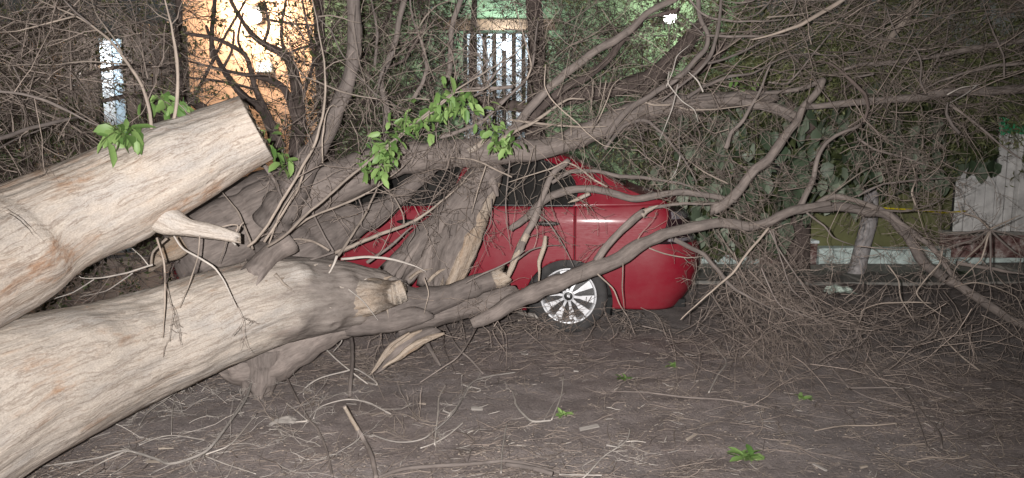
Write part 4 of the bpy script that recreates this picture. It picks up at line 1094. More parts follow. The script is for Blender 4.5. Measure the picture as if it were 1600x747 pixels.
 ('F', 4.2, (8, 6), [(430,605),(500,660),(570,750)], 'palebark', 0),
 ('F', 4.3, (8, 10), [(900,-10),(1010,0),(1090,30),(1195,80)], 'tanbark', 2),
 # tile G: over the car
 ('G', (4.5, 4.7), (60, 94, 84, 66, 56, 50, 46, 30), [(-190,768),(-90,722),(0,668),(150,600),(350,520),(500,460),(600,400),(700,350),(800,320),(900,303),(1000,297),(1100,310),(1200,285),(1295,238),(1395,215),(1470,204)], 'bark', 2),
 ('G', 4.75, (32, 46, 40, 26), [(-10,330),(0,318),(80,260),(150,190),(250,145),(350,135),(450,150),(560,180),(680,165),(800,150),(950,170),(1040,190)], 'bark', 1),
 ('G', 4.7, (30, 34, 44), [(260,0),(185,70),(150,150),(110,250),(70,350),(40,410)], 'bark', 1),
 ('G', 4.7, (44, 40, 26), [(72,345),(40,410),(10,470),(-30,560)], 'splint', 0),
 ('G', 4.7, (22, 24, 14), [(185,105),(270,60),(380,50),(500,75),(650,90),(780,110),(860,140),(912,195)], 'bark', 2),
 ('G', 4.55, (36, 40, 42), [(390,470),(420,430),(470,370),(560,290),(612,245)], 'bark', 1),
 ('G', 4.55, (44, 30, 8), [(600,255),(625,232),(682,210)], 'splint', 0),
 ('G', 4.7, (20, 14), [(640,225),(700,212),(800,200),(900,205),(1050,190)], 'bark', 3),
 ('G', 4.6, (18, 28, 22), [(130,580),(125,480),(150,400),(155,352)], 'splint', 0),
 ('G', 4.5, (10, 11), [(-20,108),(90,70),(180,40),(250,10),(300,30),(380,90),(445,126)], 'tanbark', 2),
 ('G', 4.6, (28, 24, 14), [(755,365),(830,410),(900,440),(960,510),(1050,610),(1195,680),(1260,720)], 'bark', 3),
 ('G', 4.3, (15, 13), [(1200,315),(1100,430),(1030,530),(900,640),(788,747)], 'tanbark', 1),
 ('G', 4.5, (9, 8), [(640,412),(720,440),(820,457),(892,450)], 'tanbark', 1),
 ('G', 4.7, (8, 22, 24), [(255,202),(300,185),(362,158)], 'splint', 0),
 ('G', 4.7, (10, 8), [(1010,110),(900,60),(810,-10)], 'tanbark', 2),
 ('G', 4.4, (8, 6), [(785,-20),(770,40),(743,88)], 'palebark', 0),
 ('G', 4.6, (9, 7), [(120,250),(170,290),(210,350),(250,420),(290,500)], 'bark', 1),
 ('G', 4.4, (8, 7), [(520,480),(515,600),(525,700)], 'tanbark', 1),
 ('G', 4.4, (10, 7), [(400,530),(470,600),(500,670),(540,730)], 'tanbark', 1),
 ('G', 4.7, (12, 6), [(0,480),(90,420),(160,400),(240,395)], 'bark', 2),
 # tile H
 ('H', (4.7, 4.9), (34, 30, 30, 30), [(120,245),(200,225),(300,172),(420,197),(540,240),(620,300),(720,370),(790,440),(860,540),(900,590)], 'bark', 2),
 ('H', (4.75, 4.9), (46, 50, 54, 50), [(170,228),(250,222),(330,220),(450,240),(560,260),(640,340),(720,470),(800,530),(870,580)], 'bark', 1),
 ('H', 4.7, (46, 50, 44), [(840,560),(920,600),(1050,690),(1130,740),(1240,800)], 'bark', 2),
 ('H', 4.6, (12, 10), [(420,170),(470,140),(540,110),(700,95),(900,80)], 'bark', 3),
 ('H', 4.4, (8, 10), [(430,760),(440,700),(530,670),(640,663),(760,668)], 'tanbark', 0),
 ('H', 4.5, (10, 10), [(815,395),(800,480),(740,550),(690,620),(740,680),(850,747)], 'tanbark', 2),
 ('H', 4.5, (9, 8), [(560,490),(610,560),(620,650),(685,760)], 'tanbark', 1),
 ('H', 4.7, (12, 8), [(175,245),(260,310),(300,360),(400,400)], 'bark', 1),
 ('H', 4.6, (9, 10), [(665,0),(690,90),(670,150),(692,225)], 'tanbark', 1),
 ('H', 4.6, (10, 6), [(270,180),(360,110),(450,50),(560,0)], 'tanbark', 2),
 ('H', 4.6, (14, 8), [(480,230),(620,240),(700,230),(800,190),(810,120)], 'bark', 3),
 ('H', 4.4, (14, 9), [(1035,325),(960,370),(860,400),(780,435)], 'bark', 2),
 ('H', 4.4, (14, 9), [(1035,325),(930,340),(800,355)], 'bark', 2),
 ('H', 4.4, (14, 9), [(1035,325),(1040,420),(1040,520),(1065,605)], 'bark', 2),
 ('H', 4.4, (14, 9), [(1035,325),(1100,390),(1150,430),(1230,470)], 'bark', 2),
 ('H', 4.4, (14, 9), [(1035,325),(1120,345),(1230,380)], 'bark', 2),
 ('H', 4.4, (13, 8), [(1035,325),(980,270),(900,240),(880,190)], 'tanbark', 3),
 ('H', 4.4, (12, 8), [(1035,325),(1010,420),(990,470),(900,560)], 'tanbark', 2),
 ('H', 4.4, (12, 8), [(1035,325),(1080,300),(1150,270),(1180,258)], 'tanbark', 3),
 ('H', 4.4, (12, 8), [(1035,325),(990,400),(880,500),(860,560)], 'tanbark', 2),
 ('H', 4.5, (26, 14), [(880,480),(1000,500),(1100,520),(1240,545)], 'bark', 2),
 ('H', 4.4, (10, 7), [(870,590),(960,570),(1060,590),(1160,640),(1195,720)], 'tanbark', 2),
 ('H', 4.5, (9, 7), [(0,310),(40,400),(120,520),(200,640),(240,720)], 'bark', 3),
 ('H', 4.4, (9, 7), [(20,330),(60,460),(110,600),(220,700)], 'bark', 3),
 ('H', 4.4, (10, 7), [(-30,500),(20,620),(60,680),(160,720),(260,760)], 'bark', 4),
]
BRQ = []
for tile, d, wd, pts, mt, tw in BR:
    S = 16 if max(wd) > 30 else (10 if max(wd) > 14 else 6)
    o, q = limb(topx(tile, pts, wd), d, mt, S=S, gn=.12 if S > 6 else .05, name='branch')
    BRQ.append((q, tw, max(wd)))

# twigs sprouting from those branches
def sprout(q, n, ln, rmax):
    K = len(q); k = RNG.integers(1, K - 1, n)
    s = q[k, :3]; tan = unit(q[np.minimum(k + 1, K - 1), :3] - q[np.maximum(k - 1, 0), :3])
    flip = np.where(RNG.random(n) < .75, 1, -1)[:, None]
    if q[0, 3] < q[-1, 3]: tan = -tan
    rnd = RNG.normal(0, 1, s.shape); rnd = unit(rnd - tan * np.sum(rnd * tan, 1, keepdims=True))
    a = RNG.uniform(.45, 1.2, n)[:, None]
    return s, tan * flip * np.cos(a) + rnd * np.sin(a), RNG.uniform(.4, 1.25, n) * ln, np.minimum(q[k, 3] * .5, RNG.uniform(.5, 1, n) * rmax)
st_, dd_, ll_, rr_ = [], [], [], []
for q, tw, mw in BRQ:
    L = np.linalg.norm(np.diff(q[:, :3], axis=0), axis=1).sum()
    n = int(tw * L * 1.6 + .5)
    if n:
        a = sprout(q, n, .34, .0034)
        for lst, v in zip((st_, dd_, ll_, rr_), a): lst.append(v)
a = [np.concatenate(v) for v in (st_, dd_, ll_, rr_)]
add(twig_mesh('twigs', spray(*a, per=(4, 2), wob=.2, droop=.05), M['twig'], None))

# thickets of fine twigs: (px0, py0, px1, py1), depth range, count, length, radius, mean direction (right, depth, up), spread
def thicket(box, dr, n, ln, r, mean, sp, per=(4, 3), droop=.03, wob=.19, levels=3, mat='twig', lf=(.55, .5), parent=None, name='twigs', clear=()):
    px = RNG.uniform(box[0], box[2], n); py = RNG.uniform(box[1], box[3], n); d = RNG.uniform(dr[0], dr[1], n)
    ok = np.ones(n, bool)
    for (x0, y0, x1, y1) in clear: ok &= ~((px > x0) & (px < x1) & (py > y0) & (py < y1))
    s = np.array([P(x, y, z) for x, y, z in zip(px, py, d)])[ok]; n = len(s)
    dr_ = unit(np.array(mean, float)[None] + RNG.normal(0, sp, (n, 3)))
    s[:, 2] = np.maximum(s[:, 2], .03)
    bs = spray(s, dr_, RNG.uniform(.5, 1.4, n) * ln, RNG.uniform(.5, 1.1, n) * r, wob, droop, per, levels, True, lf)
    for Pn, Rn, S in bs: Pn[..., 2] = np.maximum(Pn[..., 2], .012)
    o = twig_mesh(name, bs, M[mat], None)
    if parent is None: add(o)
    else: o.parent = parent; o.matrix_parent_inverse = pinv(parent)
    return o
thicket((-60, -30, 240, 180), (3.4, 5.2), 140, .75, .0042, (.2, .1, .25), .6, clear=((140, 40, 225, 175),))                      # left mass
thicket((-60, 60, 120, 270), (3.4, 5.2), 100, .6, .004, (.3, .1, .1), .5)
thicket((430, 200, 760, 330), (4.1, 4.6), 40, .4, .0028, (.1, -.2, .3), .7)
thicket((420, 40, 760, 220), (4.2, 5.6), 80, .55, .0035, (.2, 0, .5), .6)
thicket((560, 180, 760, 330), (4.2, 4.7), 22, .35, .003, (.2, 0, -.2), .7)
thicket((760, 0, 1060, 200), (4.6, 5.8), 95, .65, .004, (.6, 0, .3), .5)
thicket((930, 120, 1160, 250), (4.4, 5.2), 44, .5, .0034, (.7, 0, -.1), .4)
thicket((1060, 235, 1240, 320), (4.5, 5.2), 48, .45, .0034, (.7, .1, -.1), .35)
thicket((1105, 330, 1215, 470), (4.5, 5.4), 56, .6, .0038, (.45, 0, -.6), .35, per=(5, 3))
thicket((1120, 430, 1330, 510), (4.6, 5.2), 60, .55, .0032, (.6, -.2, -.1), .4)
thicket((1080, -30, 1620, 150), (4.3, 5.8), 190, .8, .004, (.7, 0, .28), .33, wob=.12)
thicket((1300, 140, 1500, 240), (4.3, 5.2), 70, .55, .0036, (.3, 0, .0), .6)
thicket((1340, 250, 1480, 400), (4.3, 5.0), 40, .45, .0034, (.3, 0, -.1), .6)
thicket((1420, 380, 1620, 520), (4.2, 4.8), 26, .5, .0036, (.3, 0, -.5), .5)
thicket((1240, 490, 1480, 590), (3.9, 4.7), 26, .6, .003, (.9, -.2, -.1), .35)
thicket((1000, 480, 1250, 560), (4.3, 5.0), 50, .5, .0025, (.5, -.3, -.1), .6)
thicket((60, 395, 330, 475), (4.6, 5.6), 46, .5, .005, (.3, 0, -.05), .5, mat='darkbark')  # dark twigs added to darken the bright ground behind the trunk
thicket((790, 150, 1070, 300), (4.25, 4.6), 42, .42, .0022, (.6, 0, -.15), .5, mat='tanbark', levels=2)
thicket((430, 40, 900, 230), (3.9, 4.6), 55, .55, .0026, (.35, 0, .45), .5, mat='tanbark', levels=2)
thicket((820, 485, 980, 512), (5.0, 5.5), 40, .3, .003, (.3, -.1, .1), .7)
thicket((480, 440, 820, 520), (4.5, 4.75), 45, .3, .003, (.3, -.2, -.2), .7, levels=2)



# ------------------------------------------------------------------ fresh leaves still on the broken shoots
def sprig(parent, centre_pts, n, size, d, spread, yaw0=None, meshes=LM):
    for i in range(n):
        t = random.random() * (len(centre_pts) - 1); k = int(t); f = t - k
        a, b = centre_pts[k], centre_pts[min(k + 1, len(centre_pts) - 1)]
        px = a[0] + (b[0] - a[0]) * f + random.gauss(0, spread); py = a[1] + (b[1] - a[1]) * f + random.gauss(0, spread * .8)
        p = P(px, py, d + random.uniform(-.14, .10))
        put_leaf(random.choice(meshes), p, size * random.uniform(.45, 1.35), parent, random.uniform(0, 6.28), random.gauss(-.5, .6), random.gauss(0, .6))
fs = [o for o in ft.children if o.name.startswith('branch')]
def nearest_branch(px, py, d):
    t = P(px, py, d); best = None
    for o, (q, tw, mw) in zip(fs, BRQ):
        dist = np.linalg.norm(q[:, :3] - t, axis=1).min()
        if mw < 30 and (best is None or dist < best[0]): best = (dist, o)
    return best[1]
b1 = nearest_branch(650, 190, 3.6)
sprig(b1, [(578, 268), (600, 235), (628, 195), (655, 188), (690, 165), (725, 160), (748, 158)], 210, .056, 3.62, 12)
sprig(b1, [(700, 110), (712, 140), (700, 165)], 14, .065, 3.66, 8)
sprig(b1, [(588, 270), (600, 245), (612, 225)], 50, .052, 3.6, 8)
sprig(nearest_branch(780, 215, 3.95), [(760, 190), (775, 210), (785, 235), (800, 215)], 84, .052, 3.95, 9)
sprig(nearest_branch(225, 180, 3.05), [(165, 212), (186, 196), (190, 210), (215, 200)], 40, .085, 3.02, 9)
sprig(nearest_branch(225, 180, 3.05), [(240, 150), (255, 160), (275, 165), (290, 168)], 40, .075, 3.35, 9)
sprig(nearest_branch(430, 240, 3.9), [(416, 205), (424, 230), (440, 245), (450, 262)], 30, .065, 3.8, 7)
sprig(nearest_branch(1130, 50, 4.4), [(1140, 125), (1175, 130)], 14, .06, 4.9, 8)

# leafy sprigs torn off and lying on the dirt
for (px, py, n, sz, lab) in [(1165, 728, 20, .072, 'bright green leafy sprig lying nearest on the dirt, lower right'), (881, 659, 10, .055, 'small green sprig beside the white curved twig on the dirt'),
                             (975, 601, 9, .055, 'dull green sprig lying at the end of the long grey stick'), (1050, 582, 8, .05, 'dark green sprig lying behind the long grey stick'),
                             (1256, 633, 8, .05, 'small pale green sprig alone on the dirt at right'), (1500, 436, 10, .11, 'dark green leaves lying below the hut by the thick grey limb')]:
    p = G(px, py); lsp = empty('leaf_sprig', (p[0], p[1], .015), 0, lab, 'leaf sprig')
    mm = LM if px != 1500 else HM
    single = single_tube('stem', [(p[0] - .04, p[1], .02, .002), (p[0] + .02, p[1] + .02, .03, .002), (p[0] + .06, p[1] + .01, .02, .0015)], M['tanbark'], None, 5, 8, 0)
    child_fix(single, lsp)
    for i in range(n):
        yaw = i * 2.4 + random.uniform(-.4, .4)
        put_leaf(random.choice(mm), (p[0] + random.gauss(0, sz * .2), p[1] + random.gauss(0, sz * .2), .03 + random.random() * sz * .3), sz * random.uniform(.7, 1.25), lsp, yaw, random.uniform(.15, .8), random.gauss(0, .3))

# ------------------------------------------------------------------ trees standing behind
def tree(name, base, label, group=None):
    return empty(name, tuple(base), 0, label, 'tree', group)
def tlimb(root, nm, pts, d, mat, S=14, gn=.12):
    q = spline(pxt(pts, d), 60 if S > 8 else 30); 
    V, F, g, ti, ring = tubes(q[None, :, :3], q[None, :, 3], S, True)
    rr = np.repeat(q[:, 3], S); V = V + ring * (gn * rr * fbm(np.c_[g[:, :2] / rr[:, None], g[:, 2] * 4], random.randrange(999), 3))[:, None]
    o = mesh_np(nm, V, F, M[mat], None, grain=g, tint=np.full(len(V), random.random())); child_fix(o, root); return q
def crown(root, boxes, dr, n, ln, mean, sp, mat, leaf, leafsize, lper, aspect=.35, per=(5, 4), r=.004, droop=.04, nm='crown'):
    "foliage: fine twigs carrying many small leaves"
    tw = []
    C = []
    for (x0, y0, x1, y1, share) in boxes:
        k = max(1, int(n * share))
        px = RNG.uniform(x0, x1, k); py = RNG.uniform(y0, y1, k); d = RNG.uniform(dr[0], dr[1], k)
        s = np.array([P(a, b, c) for a, b, c in zip(px, py, d)])
        bs = spray(s, unit(np.array(mean, float)[None] + RNG.normal(0, sp, (k, 3))), RNG.uniform(.5, 1.3, k) * ln, RNG.uniform(.6, 1.1, k) * r, .17, droop, per, 3, True, (.55, .5))
        tw += bs
        if lper:
            for Pn, Rn, S in bs[1:]:
                pts = Pn[:, 1:].reshape(-1, 3)
                sel = RNG.random(len(pts)) < lper
                C.append(pts[sel] + RNG.normal(0, leafsize * .35, (sel.sum(), 3)))
    o = twig_mesh('twigs', tw, M[mat], None); child_fix(o, root)
    if lper:
        V, F, t = leaf_cloud(np.vstack(C), leafsize, aspect)
        child_fix(mesh_np(nm, V, F, M[leaf], None, smooth=False, tint=t, kind='stuff'), root)
t1 = tree('bare_tree', P(458, 400, 7.2) * np.array((1, 1, 0)), 'dark leafless tree standing against the lit orange wall')
tlimb(t1, 'trunk', [(450, 420, 34), (458, 300, 28), (463, 240, 25), (467, 190, 22), (466, 160, 20), (460, 120, 17), (447, 88, 14), (420, 73, 11), (395, 55, 8), (372, 22, 6), (350, -20, 5)], 7.0, 'darkbark')
for pts in [[(450, 300, 20), (420, 190, 17), (400, 164, 14), (380, 150, 12), (348, 107, 9), (334, 77, 6), (322, 40, 4)], [(462, 190, 13), (448, 145, 12), (427, 127, 10), (400, 120, 8), (360, 112, 5), (284, 93, 3)],
            [(440, 230, 16), (400, 140, 10), (392, 110, 8), (380, 83, 7), (335, 60, 6), (280, 50, 5), (230, 30, 3)], [(330, 178, 16), (301, 157, 14), (282, 132, 13), (279, 70, 11), (280, 20, 10), (276, -30, 9)],
            [(400, 140, 4), (350, 128, 4), (284, 120, 3)], [(331, 90, 8), (331, 50, 7), (335, 10, 6), (336, -30, 5)], [(240, 147, 9), (200, 150, 8), (160, 158, 6)], [(275, 104, 8), (220, 103, 7), (165, 108, 6), (130, 118, 5)],
            [(467, 170, 8), (480, 130, 6), (490, 90, 5), (480, 40, 4), (470, -10, 3)], [(460, 125, 7), (440, 60, 5), (445, 10, 4), (455, -30, 3)], [(410, 72, 6), (420, 40, 5), (412, 0, 4)], [(380, 85, 5), (372, 60, 4), (380, 20, 3)],
            [(348, 107, 5), (362, 80, 4), (366, 50, 3)], [(440, 90, 5), (470, 75, 4), (500, 70, 3)], [(412, 30, 4), (450, 36, 4), (495, 40, 3)], [(300, 157, 6), (320, 120, 5), (350, 60, 4), (390, -10, 3)]]:
    tlimb(t1, 'branch', pts, 6.9, 'darkbark', 8)
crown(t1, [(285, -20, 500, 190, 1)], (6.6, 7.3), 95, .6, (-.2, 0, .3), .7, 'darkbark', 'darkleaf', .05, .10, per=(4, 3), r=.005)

t2 = tree('leafy_tree', P(85, 400, 7.6) * np.array((1, 1, 0)), 'brown trunked leafy tree behind the left branches')
tlimb(t2, 'trunk', [(75, 420, 34), (74, 250, 30), (84, 150, 17), (88, 100, 15), (86, 50, 14), (84, -30, 13)], 7.2, 'brownwood')
crown(t2, [(-80, -30, 140, 150, .40), (195, -30, 285, 150, .16), (-80, -40, 285, 40, .14), (-80, 100, 240, 300, .30)], (6.2, 8.6), 230, .8, (.1, 0, .1), .8, 'twig', 'olive', .040, .30, .5, r=.005)
t3 = tree('leafy_tree', P(560, 380, 8.2) * np.array((1, 1, 0)), 'thin leafy tree between the orange wall and the barred doorway')
tlimb(t3, 'trunk', [(520, 400, 30), (512, 250, 24), (505, 150, 20), (500, 60, 17), (497, -30, 15)], 7.8, 'darkbark')
tlimb(t3, 'branch', [(508, 180, 12), (540, 120, 9), (580, 70, 7), (610, 20, 5), (620, -20, 4)], 7.8, 'darkbark', 8)
tlimb(t3, 'branch', [(506, 150, 9), (560, 160, 8), (620, 150, 6), (680, 120, 5)], 7.8, 'darkbark', 8)
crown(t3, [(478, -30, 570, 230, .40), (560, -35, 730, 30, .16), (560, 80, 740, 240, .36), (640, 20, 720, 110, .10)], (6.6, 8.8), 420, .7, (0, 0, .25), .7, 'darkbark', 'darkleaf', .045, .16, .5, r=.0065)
t4 = tree('leafy_tree', P(838, 380, 7.6) * np.array((1, 1, 0)), 'olive green feathery tree right of the barred doorway')
tlimb(t4, 'trunk', [(836, 400, 40), (836, 250, 34), (838, 150, 30), (838, 60, 26), (830, -30, 24)], 7.0, 'darkbark')
tlimb(t4, 'branch', [(836, 170, 16), (800, 165, 18), (760, 160, 18), (720, 150, 12)], 6.9, 'darkbark', 10)
tlimb(t4, 'branch', [(737, 150, 7), (737, 100, 9), (740, 40, 9), (742, -30, 8)], 7.2, 'darkbark', 8)
crown(t4, [(690, -40, 1080, 30, .34), (845, 20, 960, 190, .34), (930, 90, 1080, 230, .22), (930, 200, 1060, 310, .16), (960, 30, 1010, 100, .03), (760, 100, 850, 200, .06)], (6.6, 8.4), 400, .75, (.3, 0, .25), .6, 'darkbark', 'olive', .05, .22, .22, r=.004)
t5 = tree('leafy_tree', P(1290, 380, 7.6) * np.array((1, 1, 0)), 'wide olive green tree drooping above the hedge at right')
tlimb(t5, 'trunk', [(1240, 420, 50), (1250, 300, 42), (1290, 150, 30), (1330, 40, 24), (1350, -40, 22)], 8.0, 'darkbark')
tlimb(t5, 'branch', [(1290, 150, 20), (1400, 110, 16), (1500, 90, 12), (1640, 70, 8)], 7.6, 'darkbark', 10)
tlimb(t5, 'branch', [(1270, 200, 24), (1180, 130, 20), (1100, 90, 14), (1060, 60, 9)], 7.4, 'darkbark', 10)
crown(t5, [(1060, -40, 1640, 110, .62), (1060, 50, 1400, 120, .16), (1400, 90, 1640, 150, .22)], (5.8, 8.2), 480, .85, (.25, 0, .0), .7, 'olive', 'olive', .060, .62, .25, r=.004, droop=.06)

# broad leaved hedge above the olive wall
hd = empty('hedge', tuple(P(1200, 330, 8.3) * np.array((1, 1, 0))), 0, 'dark broad leaved climbing hedge hanging over the olive green wall', 'hedge')
nl = 0
boxes = [(1030, 150, 1330, 300, 150), (1060, 290, 1230, 380, 60), (1310, 180, 1480, 290, 60), (1230, 270, 1330, 335, 16), (1150, 130, 1420, 200, 14)]
for (x0, y0, x1, y1, n) in boxes:
    for i in range(n):
        p = P(random.uniform(x0, x1), random.uniform(y0, y1), random.uniform(6.0, 6.9))
        put_leaf(random.choice(HM), p, random.uniform(.09, .20), hd, random.gauss(math.pi, .9), random.gauss(-1.1, .4), random.gauss(0, .5))
for i in range(16):
    put_leaf(random.choice(HM), P(random.uniform(1488, 1562), random.uniform(238, 262), random.uniform(7.6, 8.2)), random.uniform(.12, .2), hd, random.gauss(math.pi, .6), random.gauss(-1.3, .25), random.gauss(0, .3))
C = []
for (x0, y0, x1, y1, n) in [(1000, 120, 1330, 330, 2600), (1050, 300, 1225, 400, 800), (1310, 150, 1485, 295, 1400), (1480, 180, 1555, 250, 420)]:
    C.append(np.array([P(random.uniform(x0, x1), random.uniform(y0, y1), random.uniform(7.4, 8.6)) for _ in range(n)]))
V, F, t = leaf_cloud(np.vstack(C), .13, .75)
child_fix(mesh_np('foliage', V, F, M['darkleaf'], None, smooth=False, tint=t, kind='stuff'), hd)  # deep leaves coloured darker to stand for the shade in the gaps
crown(hd, [(1000, 150, 1560, 330, 1)], (7.2, 8.0), 20, .6, (0, 0, -.2), .8, 'twig', None, 0, 0, per=(4, 3), r=.004)
# low shrub left behind the sawn limb
sh = empty('shrub', tuple(P(60, 300, 6.6) * np.array((1, 1, 0))), 0, 'low dark olive shrub behind the sawn limb at far left', 'shrub')
crown(sh, [(-90, 180, 240, 330, .5), (-40, 300, 330, 470, .5)], (5.4, 7.2), 230, .5, (0, 0, .3), .8, 'darkbark', 'darkleaf', .045, .22, .5, r=.004)  # lower box added so that dark leaves cover the bright ground

WSC = .72
# ------------------------------------------------------------------ sticks lying about on the dirt
def stick(tile, pts, wd, hs, mat, label, group=None, side=(), n_tw=0, name='stick', end=None):
    px = topx(tile, pts, wd); n = len(px)
    hv = np.interp(np.linspace(0, 1, n), np.linspace(0, 1, len(hs)), hs)
    q = []
    for (x, y, w_), h in zip(px, hv):
        g = G(x, y, h); dist = np.linalg.norm(g - np.array((0, 0, CAM_H))); r = .5 * w_ * dist / FPX
        q.append((g[0], g[1], g[2] + r * .8 + gz(g[0], g[1])[0], r))
    q = np.array(q)
    base = (q[:, 0].mean(), q[:, 1].mean(), 0)
    root = empty(name, base, 0, label, name.replace('_', ' '), group)
    K = int(np.clip(len(q) * 9, 16, 70)); qq = spline(q, K)
    S = 12 if max(wd) > 18 else 6
    V, F, g, ti, ring = tubes(qq[None, :, :3], qq[None, :, 3], S, True)
    rr = np.repeat(qq[:, 3], S)
    V = V + ring * (.22 * rr * fbm(np.c_[g[:, :2] / rr[:, None] * 1.5, g[:, 2] * 12], random.randrange(999), 3))[:, None]
    mi = np.zeros(len(F), int); mats = [M[mat]]
    if end: mats.append(M[end]); k = int((K - 1) * .3) * S; mi[:k] = 1
    child_fix(mesh_np('stem', V, F, mats, None, grain=g, tint=np.full(len(V), random.random()), mi=mi), root)
    for sp_, sw in side:
        pp = topx(tile, sp_, sw); r3 = []
        for (x, y, w_) in pp:
            gg = G(x, y, np.mean(hs) * .6); dist = np.linalg.norm(gg - np.array((0, 0, CAM_H))); r = .5 * w_ * dist / FPX
            r3.append((gg[0], gg[1], gg[2] + r + gz(gg[0], gg[1])[0], r))
        child_fix(single_tube('side_twig', r3, M[mat], None, 6, 20, .1), root)
    if n_tw:
        a = sprout(qq, n_tw, .16, .0016); a = (a[0], a[1] * np.array((1, 1, .35)), a[2], np.maximum(a[3], .0008))
        bs = spray(*a, wob=.2, droop=.08, per=(3, 2), minr=.0008)
        for Pn, Rn, S_ in bs: Pn[..., 2] = np.maximum(Pn[..., 2], .006)
        child_fix(twig_mesh('fine_twigs', bs, M[mat], None), root)
    return root
stick('I', [(1195,228),(1150,370),(1080,480),(1000,590),(940,640),(800,695),(720,660),(580,625),(450,655),(200,690)], (14,18,16,8), (.10,.05,.03), 'palebark', 'long pale forked dead branch lying beside the fallen trunk, lower left',
      side=[([(580,630),(480,670),(365,747)], (11,7)), ([(960,640),(1070,600),(1140,520),(1200,445)], (9,6)), ([(640,640),(580,690),(515,750)], (7,5)), ([(650,600),(740,560),(820,550),(955,572)], (8,5)), ([(800,690),(730,720),(700,747)], (8,6)), ([(955,645),(1060,680),(1195,735)], (7,5))], n_tw=24, name='branch')
stick('I', [(580,440),(650,415),(720,400),(790,370),(860,300)], (6,10,12), (.02,.16), 'palebark', 'bundle of pale thin roots hanging under the fallen trunk', side=[([(650,500),(700,430),(780,380)], (5,8)), ([(520,470),(600,430),(690,405)], (4,7)), ([(800,540),(805,440),(815,380)], (4,6))], n_tw=14, name='roots')
stick('J', [(410,-20),(420,0),(445,100),(450,200),(440,300),(437,362)], (22,26,28), (.30,.01), 'bark', 'upright short grey stick leaning under the trunk\'s broken end')
stick('J', [(412,422),(450,490),(500,570),(540,660),(562,760)], (20,28,28), (.25,.06,.02), 'bark', 'grey stick with pale snapped tip standing up at the bottom edge', end='splint')
stick('J', [(570,748),(680,718),(800,706),(1000,706),(1195,694),(1420,735)], (22,26,24,18), (.01,.02,.01), 'bark', 'long grey pole lying along the bottom edge of the dirt')
stick('J', [(1215,254),(1080,280),(1000,320),(930,440),(850,520),(770,580),(650,580),(535,552)], (9,11,10), (.03,.08,.02), 'palebark', 'long pale wavy twig lying across the middle of the dirt', side=[([(1000,320),(960,390),(900,470)], (8,6)), ([(1000,330),(1050,345),(1030,352)], (6,5))], n_tw=8)
stick('J', [(1062,-5),(960,160),(870,230),(765,302)], (12,10), (.25,.02), 'bark', 'straight grey twig slanting down from the log pile')
stick('J', [(870,20),(940,140),(1000,200),(1062,262)], (16,13), (.2,.01), 'bark', 'brownish stick slanting right below the log pile', side=[([(880,60),(880,140),(930,258)], (8,6))])
stick('J', [(738,-10),(790,110),(830,180),(862,232)], (40,30,16), (.18,.01), 'bark', 'stout grey broken stick pointing down below the log pile')
stick('J', [(268,472),(300,420),(420,380),(520,400),(632,456)], (8,10), (.02,.05,.01), 'palebark', 'pale bowed twig crossing in front of the short upright stick', n_tw=4)
stick('J', [(120,230),(190,380),(250,480),(290,530),(330,620),(358,750)], (12,14), (.10,.02), 'bark', 'long thin grey stick running to the bottom edge under the trunk')
stick('J', [(75,488),(160,488),(242,486)], (9,9), (.02,.02), 'palebark', 'straight pale twig lying level near the crumpled pale bark', side=[([(140,402),(190,440),(240,482)], (8,7))], n_tw=6)
stick('J', [(222,362),(230,320),(300,280),(420,240),(470,232),(550,280),(565,305),(520,292)], (10,11), (.03,.10,.04), 'palebark', 'looped pale twig curling behind the short upright stick', n_tw=4)
stick('J', [(188,55),(290,110),(380,190),(470,260),(522,302)], (10,9), (.25,.02), 'palebark', 'thin pale twig leaning from the trunk across the short upright stick')
stick('J', [(380,-5),(402,90),(360,152)], (9,8), (.35,.15), 'palebark', 'short hooked twig hanging by the top of the upright stick')
stick('J', [(886,308),(855,380),(850,460),(833,602)], (9,9), (.02,.02), 'palebark', 'thin crooked twig lying across the long wavy twig')
stick('J', [(967,493),(900,550),(830,590),(768,618)], (9,8), (.02,.02), 'palebark', 'short pale twig lying right of the crooked twig', n_tw=5)
stick('J', [(1172,500),(1150,640),(1144,750)], (8,9), (.02,.02), 'palebark', 'thin upright looking twig near the bottom middle')
stick('K', [(3,355),(25,430),(60,465),(100,490),(182,492)], (10,15,13), (.02,.02), 'palebark', 'white curved twig lying beside the small green sprig', side=[([(185,490),(230,370),(240,275)], (9,6)), ([(150,480),(200,400),(250,360)], (5,4))], n_tw=7)
stick('K', [(552,520),(530,580),(430,650),(360,730),(325,760)], (7,10), (.05,.02), 'palebark', 'forked pale twig at the bottom middle edge', side=[([(530,580),(580,575),(625,583)], (7,5)), ([(350,735),(330,690),(390,655)], (6,5)), ([(220,745),(280,735),(420,750)], (9,9))], n_tw=6)
stick('K', [(458,344),(620,360),(800,385),(1000,395),(1200,417)], (10,13,12), (.015,.02), 'bark', 'long straight grey stick lying across the dirt, middle right')
stick('K', [(918,93),(960,150),(1000,210),(960,280),(918,362)], (9,9), (.04,.02), 'palebark', 'zigzag thin twig behind the long grey stick')
stick('K', [(605,40),(710,65),(760,130),(812,192)], (9,8), (.10,.02), 'bark', 'thin bent twig lying before the rear wheel')
stick('K', [(-30,705),(100,732),(190,752)], (30,34), (.01,.01), 'bark', 'thick grey log end cut off by the bottom edge')
stick('L', [(130,-20),(230,120),(300,230),(380,330)], (16,13), (.25,.02), 'bark', 'long grey branch slanting down onto the dirt under the right branches', side=[([(385,325),(600,330),(650,360),(740,460),(800,530),(812,602)], (10,10)), ([(390,330),(470,365),(560,390),(690,440)], (9,7)), ([(640,350),(690,450),(752,602)], (9,6)), ([(360,292),(480,270),(610,198)], (9,10))], n_tw=22, name='branch')
